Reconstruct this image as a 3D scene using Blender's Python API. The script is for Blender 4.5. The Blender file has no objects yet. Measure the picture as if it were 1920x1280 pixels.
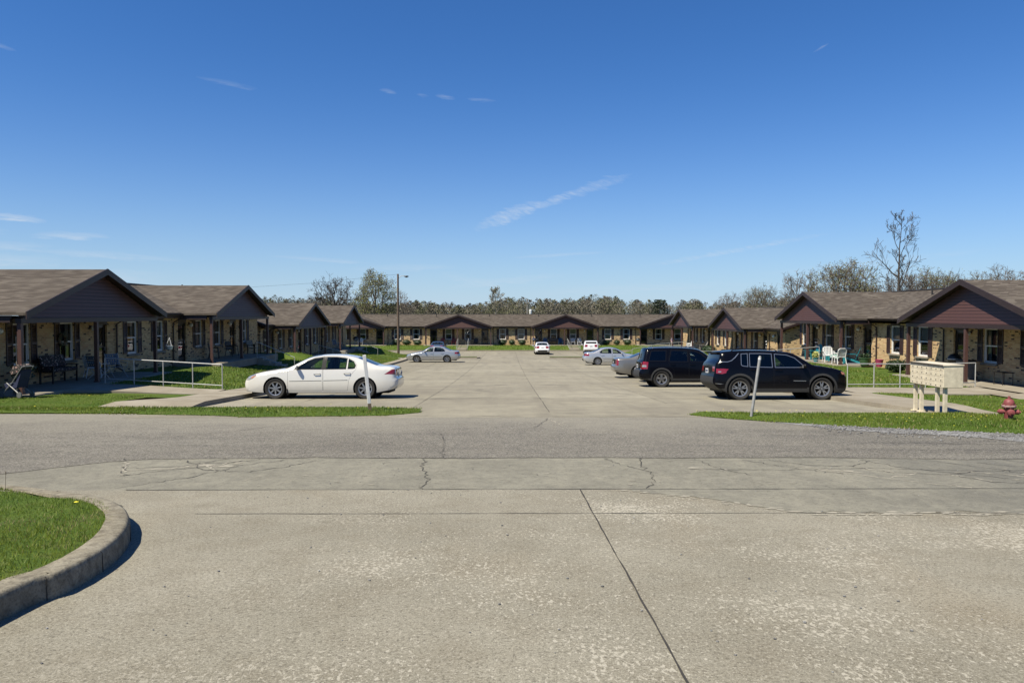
import bpy, math, random
import numpy as np
from mathutils import Vector, Matrix, Euler
from mathutils.geometry import delaunay_2d_cdt

SC = bpy.context.scene
COL = SC.collection
R = math.radians

# ------------------------------------------------------------------ camera, sky, sun, exposure
EYE = 1.6
cam = bpy.data.cameras.new('camera'); cam.sensor_width = 36; cam.lens = 26.0
cam.clip_start = 0.1; cam.clip_end = 6000
camo = bpy.data.objects.new('camera', cam); COL.objects.link(camo)
camo.location = (0, 0, EYE); camo.rotation_euler = (R(90 - 2.06), 0, R(-0.41))
SC.camera = camo

SUNV = Vector((-0.55, -0.42, 1.0)).normalized()          # towards the sun
sun = bpy.data.lights.new('sun', 'SUN'); sun.energy = 5.0; sun.angle = R(0.5); sun.color = (1.0, 0.93, 0.77)
suno = bpy.data.objects.new('sun', sun); COL.objects.link(suno)
suno.rotation_euler = (-SUNV).to_track_quat('-Z', 'Y').to_euler(); suno.location = (-30, -20, 60)

SC.view_settings.view_transform = 'Standard'; SC.view_settings.look = 'None'
SC.view_settings.gamma = 1; SC.view_settings.exposure = 0.8

W_ = bpy.data.worlds.new('World'); SC.world = W_; W_.use_nodes = True
def make_world():
    nt = W_.node_tree; N = nt.nodes; L = nt.links; N.clear()
    out = N.new('ShaderNodeOutputWorld'); bg = N.new('ShaderNodeBackground'); bg.inputs[1].default_value = 0.05
    sky = N.new('ShaderNodeTexSky'); sky.sky_type = 'NISHITA'; sky.sun_disc = False
    sky.sun_elevation = math.asin(SUNV.z); sky.sun_rotation = math.atan2(SUNV.x, SUNV.y)
    sky.air_density = 1.05; sky.dust_density = 0.1; sky.ozone_density = 2.6; sky.altitude = 200
    tc = N.new('ShaderNodeTexCoord'); sep = N.new('ShaderNodeSeparateXYZ'); L.new(tc.outputs['Generated'], sep.inputs[0])
    def M(op, a, b=None, c=None, clamp=False):
        n = N.new('ShaderNodeMath'); n.operation = op; n.use_clamp = clamp
        for i, v in enumerate((a, b, c)):
            if v is None: continue
            if isinstance(v, (int, float)): n.inputs[i].default_value = v
            else: L.new(v, n.inputs[i])
        return n.outputs[0]
    az = M('ARCTAN2', sep.outputs[0], sep.outputs[1]); el = M('ARCSINE', sep.outputs[2])
    comb = N.new('ShaderNodeCombineXYZ'); L.new(az, comb.inputs[0]); L.new(el, comb.inputs[1])
    def noise(sx, sy, rot, detail=5, off=0.0):
        mp = N.new('ShaderNodeMapping'); mp.inputs['Rotation'].default_value = (0, 0, rot); mp.inputs['Location'].default_value = (off, off * .7, 0)
        L.new(comb.outputs[0], mp.inputs[0])
        m2 = N.new('ShaderNodeMapping'); m2.inputs['Scale'].default_value = (sx, sy, 1); L.new(mp.outputs[0], m2.inputs[0])
        n = N.new('ShaderNodeTexNoise'); n.inputs['Scale'].default_value = 1; n.inputs['Detail'].default_value = detail; n.inputs['Roughness'].default_value = .65
        L.new(m2.outputs[0], n.inputs[0]); return n.outputs[0]
    total = None
    # (azimuth deg, elevation deg, half length deg, half width deg, tilt deg, strength)
    wisps = [(0.2, 7.6, 3.0, 0.6, 21, .55), (3.6, 8.7, 2.6, 0.35, 20, .4), (6.8, 9.7, 3.0, 0.45, 17, .3), (-37.5, 7.2, 3.2, .22, 0, .85), (-33.5, 6.2, 2.0, .28, -3, .75), (-30.3, 5.2, 2.4, .3, 2, .6),
             (-37, 5.3, 3.5, .4, 0, .5), (-36, 3.4, 6, .55, 1, .55), (17, 4.7, 7, .22, 9, .38), (4, 4.6, 4, .15, 3, .3), (-9.0, 16.4, .7, .2, -8, .22), (-6.4, 16.2, .5, .16, -8, .2),
             (-4.7, 16.15, .8, .2, -6, .28), (-1.9, 16.0, 1.2, .16, -4, .2), (-20.4, 16.1, 2.2, .2, -6, .16), (-36, 4.3, 5, .35, 2, .5), (-28, 4.0, 5, .3, -2, .4), (-33, 2.2, 9, .5, 1, .5), (-24, 1.8, 6, .4, -2, .35), (10, 2.0, 9, .4, 2, .3), (-14, 4.1, 4, .2, -3, .35), (-8, 3.6, 4.5, .3, 2, .3),
             (-34, 16.5, 1.0, .15, -8, .2), (0, 2.6, 5, .35, 6, .35), (22.8, 18.2, .6, .08, 22, .25), (-3, 2.7, 2.5, .4, -10, .25), (-31, 2.6, 7, .6, 2, .45), (26, 3.6, 8, .3, 5, .2)]
    n1 = noise(60, 260, 0.35, 6); n2 = noise(30, 220, 0.03, 6, 3.1)
    for (a, e, hl, hw, tl, st) in wisps:
        da = M('SUBTRACT', az, R(a)); de = M('SUBTRACT', el, R(e)); c, s = math.cos(R(tl)), math.sin(R(tl))
        u = M('ADD', M('MULTIPLY', da, c / R(hl)), M('MULTIPLY', de, s / R(hl)))
        v = M('ADD', M('MULTIPLY', da, -s / R(hw)), M('MULTIPLY', de, c / R(hw)))
        v = M('ADD', v, M('MULTIPLY', M('SUBTRACT', n2, .5), 2.6))
        d = M('ADD', M('MULTIPLY', u, u), M('MULTIPLY', v, v))
        m = M('SUBTRACT', 1.0, d, clamp=True)
        nn = n1 if abs(tl) > 8 else n2
        m = M('MULTIPLY', M('MULTIPLY', m, M('MULTIPLY_ADD', nn, 2.4, -0.72, clamp=True)), st)
        total = m if total is None else M('ADD', total, m)
    total = M('MINIMUM', total, .8)
    mix = N.new('ShaderNodeMix'); mix.data_type = 'RGBA'; mix.blend_type = 'MIX'
    hs = N.new('ShaderNodeHueSaturation'); hs.inputs['Saturation'].default_value = 1.05; hs.inputs['Hue'].default_value = .5; hs.inputs['Value'].default_value = 1.0
    tint = N.new('ShaderNodeMix'); tint.data_type = 'RGBA'; tint.blend_type = 'MULTIPLY'; tint.inputs[0].default_value = 1; tint.inputs[7].default_value = (.60, .93, 1.40, 1)
    L.new(sky.outputs[0], tint.inputs[6]); L.new(tint.outputs[2], hs.inputs['Color'])
    L.new(total, mix.inputs[0]); L.new(hs.outputs[0], mix.inputs[6]); mix.inputs[7].default_value = (8.0, 8.6, 9.4, 1)
    hz = M('POWER', M('SUBTRACT', 1.0, M('MULTIPLY', M('MAXIMUM', el, 0.0), 2.1), clamp=True), 4.2)
    hm = N.new('ShaderNodeMix'); hm.data_type = 'RGBA'; L.new(M('MULTIPLY', hz, .82), hm.inputs[0]); L.new(mix.outputs[2], hm.inputs[6]); hm.inputs[7].default_value = (6.3, 7.9, 9.6, 1)
    L.new(hm.outputs[2], bg.inputs[0]); L.new(bg.outputs[0], out.inputs[0])
make_world()

# ------------------------------------------------------------------ helpers
def smooth(t): t = min(1, max(0, t)); return t * t * (3 - 2 * t)
def lerp(a, b, t): return a + (b - a) * t

_T = [(-40, 1.5), (-10, .55), (0, 0.0), (4, -.235), (9, -.52), (11.5, -.63), (18, -.88), (24, -1.15), (32, -1.53), (45, -2.04), (60, -2.53), (67, -2.70), (76, -2.86), (88, -3.1), (97, -3.2), (130, -3.3), (400, -3.6), (3000, -4)]
_TX = [a for a, b in _T]; _TZ = [b for a, b in _T]
_TM = [0.0] * len(_T)
for _i in range(1, len(_T) - 1):
    _TM[_i] = .5 * ((_TZ[_i + 1] - _TZ[_i]) / (_TX[_i + 1] - _TX[_i]) + (_TZ[_i] - _TZ[_i - 1]) / (_TX[_i] - _TX[_i - 1]))
def zr(y):
    "height of the paving along the lot, which falls away from the camera"
    for i in range(len(_TX) - 1):
        if y <= _TX[i + 1]: break
    h = _TX[i + 1] - _TX[i]; t = (y - _TX[i]) / h
    a = (1 + 2 * t) * (1 - t) ** 2; b = t * (1 - t) ** 2; c = t * t * (3 - 2 * t); d = t * t * (t - 1)
    return a * _TZ[i] + b * h * _TM[i] + c * _TZ[i + 1] + d * h * _TM[i + 1]
def XL(y): return -8.65 - .9 * smooth((y - 22) / 45)
def XR(y): return 10.35 + .2 * smooth((y - 22) / 45)
FL1, FL2, FR1, FR2, FF = -.90, -1.68, -1.18, -2.0, -2.57        # porch floor heights
def padl(y): return lerp(lerp(FL1, FL2, smooth((y - 50) / 4)), zr(y) + .14, smooth((y - 77) / 7)) - .05
def padr(y): return lerp(lerp(FR1, FR2, smooth((y - 51) / 4)), zr(y) + .14, smooth((y - 84) / 7)) - .05
def lawn_l(x, y):
    k = zr(y) + .14; t = smooth((-10.15 - x) / 4.4) * smooth((y - 18) / 5)
    drop = (.42 if y < 52 else .26) * smooth((y - 36) / 5) * (1 if y < 50 else smooth((y - 51) / 2)) * smooth((78 - y) / 4) if y > 36 else 0
    return lerp(k if y > 22 else lerp(zr(y) + .05, k, smooth((y - 20) / 2)), max(padl(y) - drop, k), t)
def lawn_r(x, y):
    k = zr(y) + .14; t = smooth((x - 12.0) / 5.0) * smooth((y - 17) / 7)
    return lerp(k if y > 22 else lerp(zr(y) + .05, k, smooth((y - 19) / 3)), padr(y), t)
def lawn_f(x, y): return lerp(zr(97.3) + .13, FF - .06, smooth((y - 97.3) / 4.0))

def tag(o, label=None, cat=None, group=None, kind=None):
    if label: o['label'] = label
    if cat: o['category'] = cat
    if group: o['group'] = group
    if kind: o['kind'] = kind
    return o
def thing(name, label, cat, loc=(0, 0, 0), rz=0, group=None):
    o = bpy.data.objects.new(name, None); COL.objects.link(o); o.empty_display_size = .2
    o.location = loc; o.rotation_euler = (0, 0, rz)
    return tag(o, label, cat, group)
KIDS = {}
def dup(root, loc, rz=None, label=None, group=None, scale=None, rot=None):
    def cp(o, par):
        c = o.copy(); COL.objects.link(c)
        if par is not None: c.parent = par; KIDS.setdefault(par.name, []).append(c)
        for ch in KIDS.get(o.name, []): cp(ch, c)
        return c
    r = cp(root, None); r.location = loc
    if rz is not None: r.rotation_euler = (0, 0, rz)
    if rot is not None: r.rotation_euler = rot
    if scale is not None: r.scale = scale if hasattr(scale, '__len__') else (scale,) * 3
    if label: r['label'] = label
    if group: r['group'] = group
    return r

class MB:
    def __init__(s): s.v = []; s.f = []; s.m = []; s.mi = 0
    def add(s, vs, fs):
        n = len(s.v); s.v += [tuple(v) for v in vs]; s.f += [tuple(n + i for i in f) for f in fs]; s.m += [s.mi] * len(fs); return s
    def box(s, c, d, rz=0, mat=None):
        hx, hy, hz = d[0] / 2, d[1] / 2, d[2] / 2
        P = [Vector((x * hx, y * hy, z * hz)) for x in (-1, 1) for y in (-1, 1) for z in (-1, 1)]
        if mat is not None: P = [mat @ p for p in P]
        elif rz: P = [Matrix.Rotation(rz, 3, 'Z') @ p for p in P]
        P = [p + Vector(c) for p in P]
        return s.add(P, [(0, 1, 3, 2), (4, 6, 7, 5), (0, 4, 5, 1), (2, 3, 7, 6), (0, 2, 6, 4), (1, 5, 7, 3)])
    def b2(s, a, b):
        return s.box([(a[i] + b[i]) / 2 for i in range(3)], [abs(b[i] - a[i]) for i in range(3)])
    def bevbox(s, c, d, r=.02, rz=0):
        # box with chamfered vertical edges and top
        hx, hy, hz = d[0] / 2, d[1] / 2, d[2] / 2
        def ring(k, z): return [(-hx + k, -hy, z), (hx - k, -hy, z), (hx, -hy + k, z), (hx, hy - k, z), (hx - k, hy, z), (-hx + k, hy, z), (-hx, hy - k, z), (-hx, -hy + k, z)]
        def ring2(k, z): return [(-hx + 2 * k, -hy + k, z), (hx - 2 * k, -hy + k, z), (hx - k, -hy + 2 * k, z), (hx - k, hy - 2 * k, z), (hx - 2 * k, hy - k, z), (-hx + 2 * k, hy - k, z), (-hx + k, hy - 2 * k, z), (-hx + k, -hy + 2 * k, z)]
        rs = [ring2(r, -hz), ring(r, -hz + r), ring(r, hz - r), ring2(r, hz)]
        V = [Matrix.Rotation(rz, 3, 'Z') @ Vector(p) + Vector(c) for q in rs for p in q]
        F = [tuple(range(7, -1, -1)), tuple(range(24, 32))]
        for k in range(3):
            for i in range(8): j = (i + 1) % 8; F.append((k * 8 + i, k * 8 + j, k * 8 + 8 + j, k * 8 + 8 + i))
        return s.add(V, F)
    def tube(s, p0, p1, r0, r1=None, n=8, cap=True):
        return s.path([p0, p1], [r0, r0 if r1 is None else r1], n, cap)
    def path(s, pts, rad, n=8, cap=True):
        pts = [Vector(p) for p in pts]; k = len(pts)
        if not hasattr(rad, '__len__'): rad = [rad] * k
        V = []; ref = None
        for i in range(k):
            d = pts[min(i + 1, k - 1)] - pts[max(i - 1, 0)]
            d = d.normalized() if d.length > 1e-9 else Vector((0, 0, 1))
            if ref is None:
                ref = d.orthogonal().normalized()
            ref = (ref - d * ref.dot(d)); ref = ref.normalized() if ref.length > 1e-6 else d.orthogonal().normalized()
            b = d.cross(ref)
            for j in range(n):
                a = 2 * math.pi * j / n; V.append(pts[i] + (ref * math.cos(a) + b * math.sin(a)) * rad[i])
        F = [(i * n + j, i * n + (j + 1) % n, i * n + n + (j + 1) % n, i * n + n + j) for i in range(k - 1) for j in range(n)]
        if cap: F += [tuple(range(n - 1, -1, -1)), tuple((k - 1) * n + j for j in range(n))]
        return s.add(V, F)
    def lathe(s, prof, n=20, c=(0, 0, 0), axis='Z', a0=0, closed=False):
        V = []
        for (r, z) in prof:
            for j in range(n):
                a = a0 + 2 * math.pi * j / n; x, y = r * math.cos(a), r * math.sin(a)
                p = (x, y, z) if axis == 'Z' else ((x, z, y) if axis == 'Y' else (z, x, y))
                V.append((p[0] + c[0], p[1] + c[1], p[2] + c[2]))
        k = len(prof); F = []
        for i in range(k - (0 if closed else 1)):
            i2 = (i + 1) % k
            for j in range(n):
                q = (i * n + j, i * n + (j + 1) % n, i2 * n + (j + 1) % n, i2 * n + j); F.append(q if axis != 'Y' else q[::-1])
        if not closed:
            if prof[0][0] > 1e-4: F.append(tuple(range(n - 1, -1, -1)) if axis != 'Y' else tuple(range(n)))
            if prof[-1][0] > 1e-4: q = tuple((k - 1) * n + j for j in range(n)); F.append(q if axis != 'Y' else q[::-1])
        return s.add(V, F)
    def ball(s, c, r, n=10, m=6):
        rr = r if hasattr(r, '__len__') else (r, r, r)
        V = []; F = []
        for i in range(m + 1):
            t = math.pi * i / m
            for j in range(n):
                a = 2 * math.pi * j / n; V.append((c[0] + rr[0] * math.sin(t) * math.cos(a), c[1] + rr[1] * math.sin(t) * math.sin(a), c[2] - rr[2] * math.cos(t)))
        for i in range(m):
            for j in range(n): F.append((i * n + j, i * n + (j + 1) % n, i * n + n + (j + 1) % n, i * n + n + j))
        return s.add(V, F)
    def prism(s, poly, axis, a, b):
        # poly in the two other axes, extruded along axis from a to b
        n = len(poly)
        def P(p, q): return {'X': (q, p[0], p[1]), 'Y': (p[0], q, p[1]), 'Z': (p[0], p[1], q)}[axis]
        V = [P(p, a) for p in poly] + [P(p, b) for p in poly]
        F = [tuple(range(n - 1, -1, -1)), tuple(range(n, 2 * n))] + [(i, (i + 1) % n, n + (i + 1) % n, n + i) for i in range(n)]
        return s.add(V, F)
    def build(s, name, mats, parent=None, sm=False, ang=35, fix=True):
        me = bpy.data.meshes.new(name); me.from_pydata(s.v, [], s.f)
        if not isinstance(mats, (list, tuple)): mats = [mats]
        for m in mats: me.materials.append(m)
        if len(mats) > 1: me.polygons.foreach_set('material_index', s.m)
        if fix:
            import bmesh
            bm = bmesh.new(); bm.from_mesh(me); bmesh.ops.recalc_face_normals(bm, faces=bm.faces[:]); bm.to_mesh(me); bm.free()
        if sm:
            me.polygons.foreach_set('use_smooth', [True] * len(me.polygons)); me.set_sharp_from_angle(angle=R(ang))
        me.update()
        o = bpy.data.objects.new(name, me); COL.objects.link(o)
        if parent is not None: o.parent = parent; KIDS.setdefault(parent.name, []).append(o)
        return o

# ------------------------------------------------------------------ materials
class NT:
    "small helper to wire procedural materials"
    def __init__(s, name):
        s.m = bpy.data.materials.new(name); s.m.use_nodes = True; s.t = s.m.node_tree; s.N = s.t.nodes; s.L = s.t.links
        s.b = s.N['Principled BSDF']; s.out = s.N['Material Output']; s.tc = s.N.new('ShaderNodeTexCoord'); s.co = s.tc.outputs['Object']
    def put(s, sock, v):
        if isinstance(v, (int, float)): sock.default_value = v
        elif isinstance(v, (tuple, list)): sock.default_value = tuple(v) + ((1,) if len(v) == 3 and sock.type == 'RGBA' else ())
        else: s.L.new(v, sock)
    def math(s, op, a, b=None, c=None, clamp=False):
        n = s.N.new('ShaderNodeMath'); n.operation = op; n.use_clamp = clamp
        for i, v in enumerate((a, b, c)):
            if v is not None: s.put(n.inputs[i], v)
        return n.outputs[0]
    def noise(s, scale, detail=4, rough=.6, co=None, sc=None, dist=0):
        n = s.N.new('ShaderNodeTexNoise'); n.inputs['Scale'].default_value = scale; n.inputs['Detail'].default_value = detail; n.inputs['Roughness'].default_value = rough
        n.inputs['Distortion'].default_value = dist
        c = co or s.co
        if sc:
            mp = s.N.new('ShaderNodeMapping'); mp.inputs['Scale'].default_value = sc; s.L.new(c, mp.inputs[0]); c = mp.outputs[0]
        s.L.new(c, n.inputs[0]); return n.outputs[0]
    def voro(s, scale, feat='F1', rnd=1, out=0):
        n = s.N.new('ShaderNodeTexVoronoi'); n.feature = feat; n.inputs['Scale'].default_value = scale; n.inputs['Randomness'].default_value = rnd
        s.L.new(s.co, n.inputs[0]); return n.outputs[out]
    def ramp(s, f, stops, interp='LINEAR'):
        n = s.N.new('ShaderNodeValToRGB'); n.color_ramp.interpolation = interp; e = n.color_ramp.elements
        while len(e) < len(stops): e.new(.5)
        for i, (p, c) in enumerate(stops):
            e[i].position = p; e[i].color = (c, c, c, 1) if isinstance(c, (int, float)) else tuple(c) + (1,)
        s.L.new(f, n.inputs[0]); return n.outputs[0]
    def mix(s, f, a, b, mode='MIX'):
        n = s.N.new('ShaderNodeMix'); n.data_type = 'RGBA'; n.blend_type = mode; n.clamp_factor = True
        s.put(n.inputs[0], f); s.put(n.inputs[6], a); s.put(n.inputs[7], b); return n.outputs[2]
    def sep(s, co=None):
        n = s.N.new('ShaderNodeSeparateXYZ'); s.L.new(co or s.co, n.inputs[0]); return n.outputs
    def comb(s, x, y, z=0):
        n = s.N.new('ShaderNodeCombineXYZ')
        for i, v in enumerate((x, y, z)): s.put(n.inputs[i], v)
        return n.outputs[0]
    def white(s, v):
        n = s.N.new('ShaderNodeTexWhiteNoise'); n.noise_dimensions = '3D'; s.L.new(v, n.inputs[0]); return n.outputs[0]
    def bump(s, h, st=.3, dist=.01):
        n = s.N.new('ShaderNodeBump'); n.inputs['Strength'].default_value = st; n.inputs['Distance'].default_value = dist; s.L.new(h, n.inputs['Height'])
        s.L.new(n.outputs[0], s.b.inputs['Normal']); return n
    def fin(s, color=None, rough=.6, metal=0, spec=None, coat=0, alb=.61):
        if color is not None:
            if isinstance(color, tuple): color = tuple(x * alb for x in color[:3])
            elif alb != 1: color = s.mix(1.0, color, (alb, alb, alb), 'MULTIPLY')
            s.put(s.b.inputs['Base Color'], color)
        s.put(s.b.inputs['Roughness'], rough); s.b.inputs['Metallic'].default_value = metal
        if spec is not None: s.b.inputs['Specular IOR Level'].default_value = spec
        if coat: s.b.inputs['Coat Weight'].default_value = coat; s.b.inputs['Coat Roughness'].default_value = .03
        return s.m
def plain(name, c, rough=.6, metal=0, var=.18, scale=9, spec=None, coat=0, bump=0, alb=.61):
    t = NT(name); n = t.noise(scale, 5)
    col = t.mix(t.ramp(n, [(.3, 0), (.7, 1)]), tuple(x * (1 - var) for x in c), tuple(min(1, x * (1 + var)) for x in c))
    if bump: t.bump(t.noise(scale * 8, 3), bump, .005)
    return t.fin(col, rough, metal, spec, coat, alb)
def paint(name, c, metal=0, rough=.22, coat=1.0, dirt=.06):
    t = NT(name); n = t.noise(3, 5); z = t.sep()[2]
    d = t.math('MULTIPLY', t.ramp(t.math('ADD', z, t.math('MULTIPLY', n, .35)), [(.25, 1), (.62, 0)]), dirt * 4)
    col = t.mix(d, c, (.30, .26, .20)); return t.fin(col, rough, metal, .5, coat, .74)
def glass(name, tint, refl=1.0):
    t = NT(name); N, L = t.N, t.L
    tr = N.new('ShaderNodeBsdfTransparent'); tr.inputs[0].default_value = tuple(tint) + (1,)
    gl = N.new('ShaderNodeBsdfGlossy'); gl.inputs['Roughness'].default_value = .02
    fr = N.new('ShaderNodeFresnel'); fr.inputs[0].default_value = 1.5
    mx = N.new('ShaderNodeMixShader'); L.new(t.math('MULTIPLY', fr.outputs[0], refl, clamp=True), mx.inputs[0]); L.new(tr.outputs[0], mx.inputs[1]); L.new(gl.outputs[0], mx.inputs[2])
    L.new(mx.outputs[0], t.out.inputs[0]); return t.m

M = {}
def mk_ground_mats():
    # old pitted concrete of the apron
    t = NT('apron_concrete')
    big = t.noise(.45, 4, .55); mid = t.noise(2.6, 5, .6); fine = t.noise(46, 4, .75); grit = t.noise(130, 3, .8)
    c = t.mix(t.ramp(big, [(.36, 0), (.66, 1)]), (.30, .276, .213), (.392, .364, .288))
    c = t.mix(t.math('MULTIPLY', t.ramp(mid, [(.36, 1), (.56, 0)]), .4), c, (.25, .217, .155))
    tan = t.noise(.9, 3, .5, sc=(.8, .35, 1)); c = t.mix(t.math('MULTIPLY', t.ramp(tan, [(.54, 0), (.74, 1)]), .4), c, (.35, .285, .19))
    c = t.mix(t.ramp(fine, [(.36, .75), (.49, 0), (.56, 0), (.70, .65)]), c, t.mix(t.ramp(fine, [(.45, 0), (.6, 1)]), (.12, .105, .08), (.56, .52, .43)))
    c = t.mix(t.ramp(grit, [(.39, .6), (.47, 0)]), c, (.12, .105, .08))
    c = t.mix(t.ramp(t.noise(90, 2, .7), [(.56, 0), (.68, .7)]), c, (.58, .54, .45))
    # flakes where the surface has scaled off
    fl = t.noise(34, 4, .62, sc=(1.15, .72, 1), dist=.2); area = t.noise(.7, 3, .6)
    m = t.ramp(t.math('ADD', fl, t.math('MULTIPLY', t.math('SUBTRACT', area, .5), .5)), [(.585, 0), (.635, 1)])
    x, y, z = t.sep()
    xm = t.ramp(t.math('MULTIPLY_ADD', x, .14, .52), [(.1, .0), (.42, 1)])
    m = t.math('MULTIPLY', m, xm)
    c = t.mix(t.math('MULTIPLY', m, .85), c, (.56, .52, .43))
    t.bump(t.math('ADD', t.math('MULTIPLY', fine, .6), t.math('ADD', t.math('MULTIPLY', grit, .5), t.math('MULTIPLY', m, -.5))), .35, .012)
    M['apron'] = t.fin(c, .9, spec=.25)
    # smoother gutter slab
    t = NT('gutter_concrete'); big = t.noise(.8, 4, .6); fine = t.noise(60, 3, .7); mid = t.noise(5, 5)
    c = t.mix(t.ramp(big, [(.35, 0), (.65, 1)]), (.265, .25, .198), (.345, .326, .258))
    c = t.mix(t.math('MULTIPLY', t.ramp(mid, [(.4, 1), (.6, 0)]), .3), c, (.15, .14, .12))
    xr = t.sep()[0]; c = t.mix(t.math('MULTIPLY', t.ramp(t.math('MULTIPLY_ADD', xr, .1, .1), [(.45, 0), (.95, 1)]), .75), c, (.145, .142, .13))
    c = t.mix(t.ramp(fine, [(.35, .4), (.5, 0), (.62, 0), (.75, .3)]), c, t.mix(t.ramp(fine, [(.45, 0), (.6, 1)]), (.1, .095, .085), (.36, .34, .3)))
    st = t.noise(1.1, 5, .7, sc=(1.5, .5, 1)); c = t.mix(t.ramp(st, [(.5, 0), (.68, .5)]), c, (.37, .345, .27)); pit = t.noise(17, 4, .8); c = t.mix(t.ramp(pit, [(.36, .55), (.46, 0)]), c, (.11, .102, .082)); c = t.mix(t.ramp(pit, [(.6, 0), (.68, .5)]), c, (.46, .43, .35))
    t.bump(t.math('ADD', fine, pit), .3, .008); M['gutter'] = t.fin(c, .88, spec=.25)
    # chip seal street
    t = NT('street_asphalt'); big = t.noise(.5, 4, .6, sc=(.5, 1.6, 1)); st = t.noise(24, 4, .85); st2 = t.noise(58, 3, .9); mid = t.noise(3, 5, .6)
    c = t.mix(t.ramp(big, [(.34, 0), (.66, 1)]), (.215, .197, .162), (.31, .287, .236))
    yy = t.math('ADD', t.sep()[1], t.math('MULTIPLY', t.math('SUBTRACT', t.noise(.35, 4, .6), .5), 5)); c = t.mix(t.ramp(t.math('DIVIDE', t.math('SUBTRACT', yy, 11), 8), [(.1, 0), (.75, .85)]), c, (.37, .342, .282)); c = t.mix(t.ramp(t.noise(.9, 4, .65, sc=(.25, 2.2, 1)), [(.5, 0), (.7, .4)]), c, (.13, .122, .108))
    c = t.mix(t.math('MULTIPLY', t.ramp(mid, [(.38, 1), (.56, 0)]), .35), c, (.13, .12, .112))
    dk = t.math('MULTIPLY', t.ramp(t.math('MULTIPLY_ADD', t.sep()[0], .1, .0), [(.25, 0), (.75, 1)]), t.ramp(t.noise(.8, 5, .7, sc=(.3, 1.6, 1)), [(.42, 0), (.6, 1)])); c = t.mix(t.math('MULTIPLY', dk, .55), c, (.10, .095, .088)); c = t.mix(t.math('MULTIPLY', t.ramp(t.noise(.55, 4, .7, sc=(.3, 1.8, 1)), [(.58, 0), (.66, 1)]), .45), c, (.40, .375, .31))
    c = t.mix(t.ramp(st, [(.38, .8), (.5, 0)]), c, (.07, .065, .06)); c = t.mix(t.ramp(st, [(.53, 0), (.66, .8)]), c, (.56, .52, .45))
    c = t.mix(t.ramp(st2, [(.38, .8), (.5, 0)]), c, (.08, .075, .07)); c = t.mix(t.ramp(st2, [(.54, 0), (.66, .8)]), c, (.58, .54, .48))
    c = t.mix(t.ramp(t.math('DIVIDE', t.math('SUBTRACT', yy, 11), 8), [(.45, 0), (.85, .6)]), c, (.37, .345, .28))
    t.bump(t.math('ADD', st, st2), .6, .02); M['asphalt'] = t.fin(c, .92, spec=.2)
    # lot concrete, cast in panels
    t = NT('lot_concrete'); x, y, z = t.sep()
    pid = t.comb(t.math('FLOOR', t.math('DIVIDE', t.math('SUBTRACT', x, 1.1), 3.7)), t.math('FLOOR', t.math('DIVIDE', y, 6.0)))
    w = t.white(pid); big = t.noise(.28, 4, .6, sc=(.6, 1.3, 1)); fine = t.noise(35, 4, .75); mid = t.noise(1.7, 5, .62); tyre = t.noise(.8, 3, .6, sc=(1.6, .16, 1))
    c = t.mix(w, (.385, .352, .266), (.45, .414, .318)); c = t.mix(t.math('MULTIPLY', t.ramp(big, [(.35, 1), (.6, 0)]), .5), c, (.225, .198, .155))
    c = t.mix(t.math('MULTIPLY', t.ramp(mid, [(.38, 1), (.58, 0)]), .32), c, (.20, .178, .142)); c = t.mix(t.math('MULTIPLY', t.ramp(tyre, [(.5, 0), (.68, 1)]), .3), c, (.19, .17, .14))
    oil = t.noise(.55, 2, .5); c = t.mix(t.math('MULTIPLY', t.ramp(oil, [(.66, 0), (.72, 1)]), .45), c, (.12, .108, .09))
    c = t.mix(t.ramp(fine, [(.34, .45), (.5, 0), (.62, 0), (.76, .35)]), c, t.mix(t.ramp(fine, [(.45, 0), (.6, 1)]), (.12, .108, .088), (.5, .46, .39)))
    t.bump(fine, .2, .008); M['lot'] = t.fin(c, .9, spec=.25)
    t = NT('walk_concrete'); big = t.noise(.9, 4); fine = t.noise(40, 4, .7)
    c = t.mix(t.ramp(big, [(.35, 0), (.65, 1)]), (.33, .285, .215), (.44, .395, .315)); c = t.mix(t.ramp(fine, [(.35, .4), (.5, 0)]), c, (.18, .16, .13))
    t.bump(fine, .15, .006); M['walk'] = t.fin(c, .9, spec=.25)
    t = NT('kerb_concrete'); big = t.noise(2.2, 5, .65); fine = t.noise(55, 4, .75); lich = t.noise(9, 5, .7)
    c = t.mix(t.ramp(big, [(.32, 0), (.68, 1)]), (.30, .26, .185), (.44, .40, .31)); c = t.mix(t.ramp(lich, [(.38, .6), (.55, 0)]), c, (.12, .10, .075)); c = t.mix(t.ramp(lich, [(.62, 0), (.7, .5)]), c, (.48, .45, .38))
    c = t.mix(t.ramp(fine, [(.36, .5), (.5, 0)]), c, (.09, .08, .06)); t.bump(t.math('ADD', fine, lich), .4, .01); M['kerb'] = t.fin(c, .92, spec=.2)
    t = NT('gravel_shoulder'); v = t.voro(22, out=1); n = t.noise(40, 4, .8); big = t.noise(1.2, 4)
    c = t.mix(.55, t.ramp(n, [(.3, (.15, .145, .14)), (.5, (.36, .35, .34)), (.68, (.62, .61, .6))]), t.ramp(t.sep(v)[0], [(0, .18), (1, .6)])); c = t.mix(t.math('MULTIPLY', t.ramp(big, [(.35, 1), (.6, 0)]), .5), c, (.2, .19, .18))
    t.bump(t.math('ADD', t.voro(22), n), .8, .03); M['gravel'] = t.fin(c, .95, spec=.2)
    t = NT('lawn_turf'); a = t.noise(.7, 5, .65); b = t.noise(26, 4, .75); d = t.noise(3.1, 4, .6)
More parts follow.
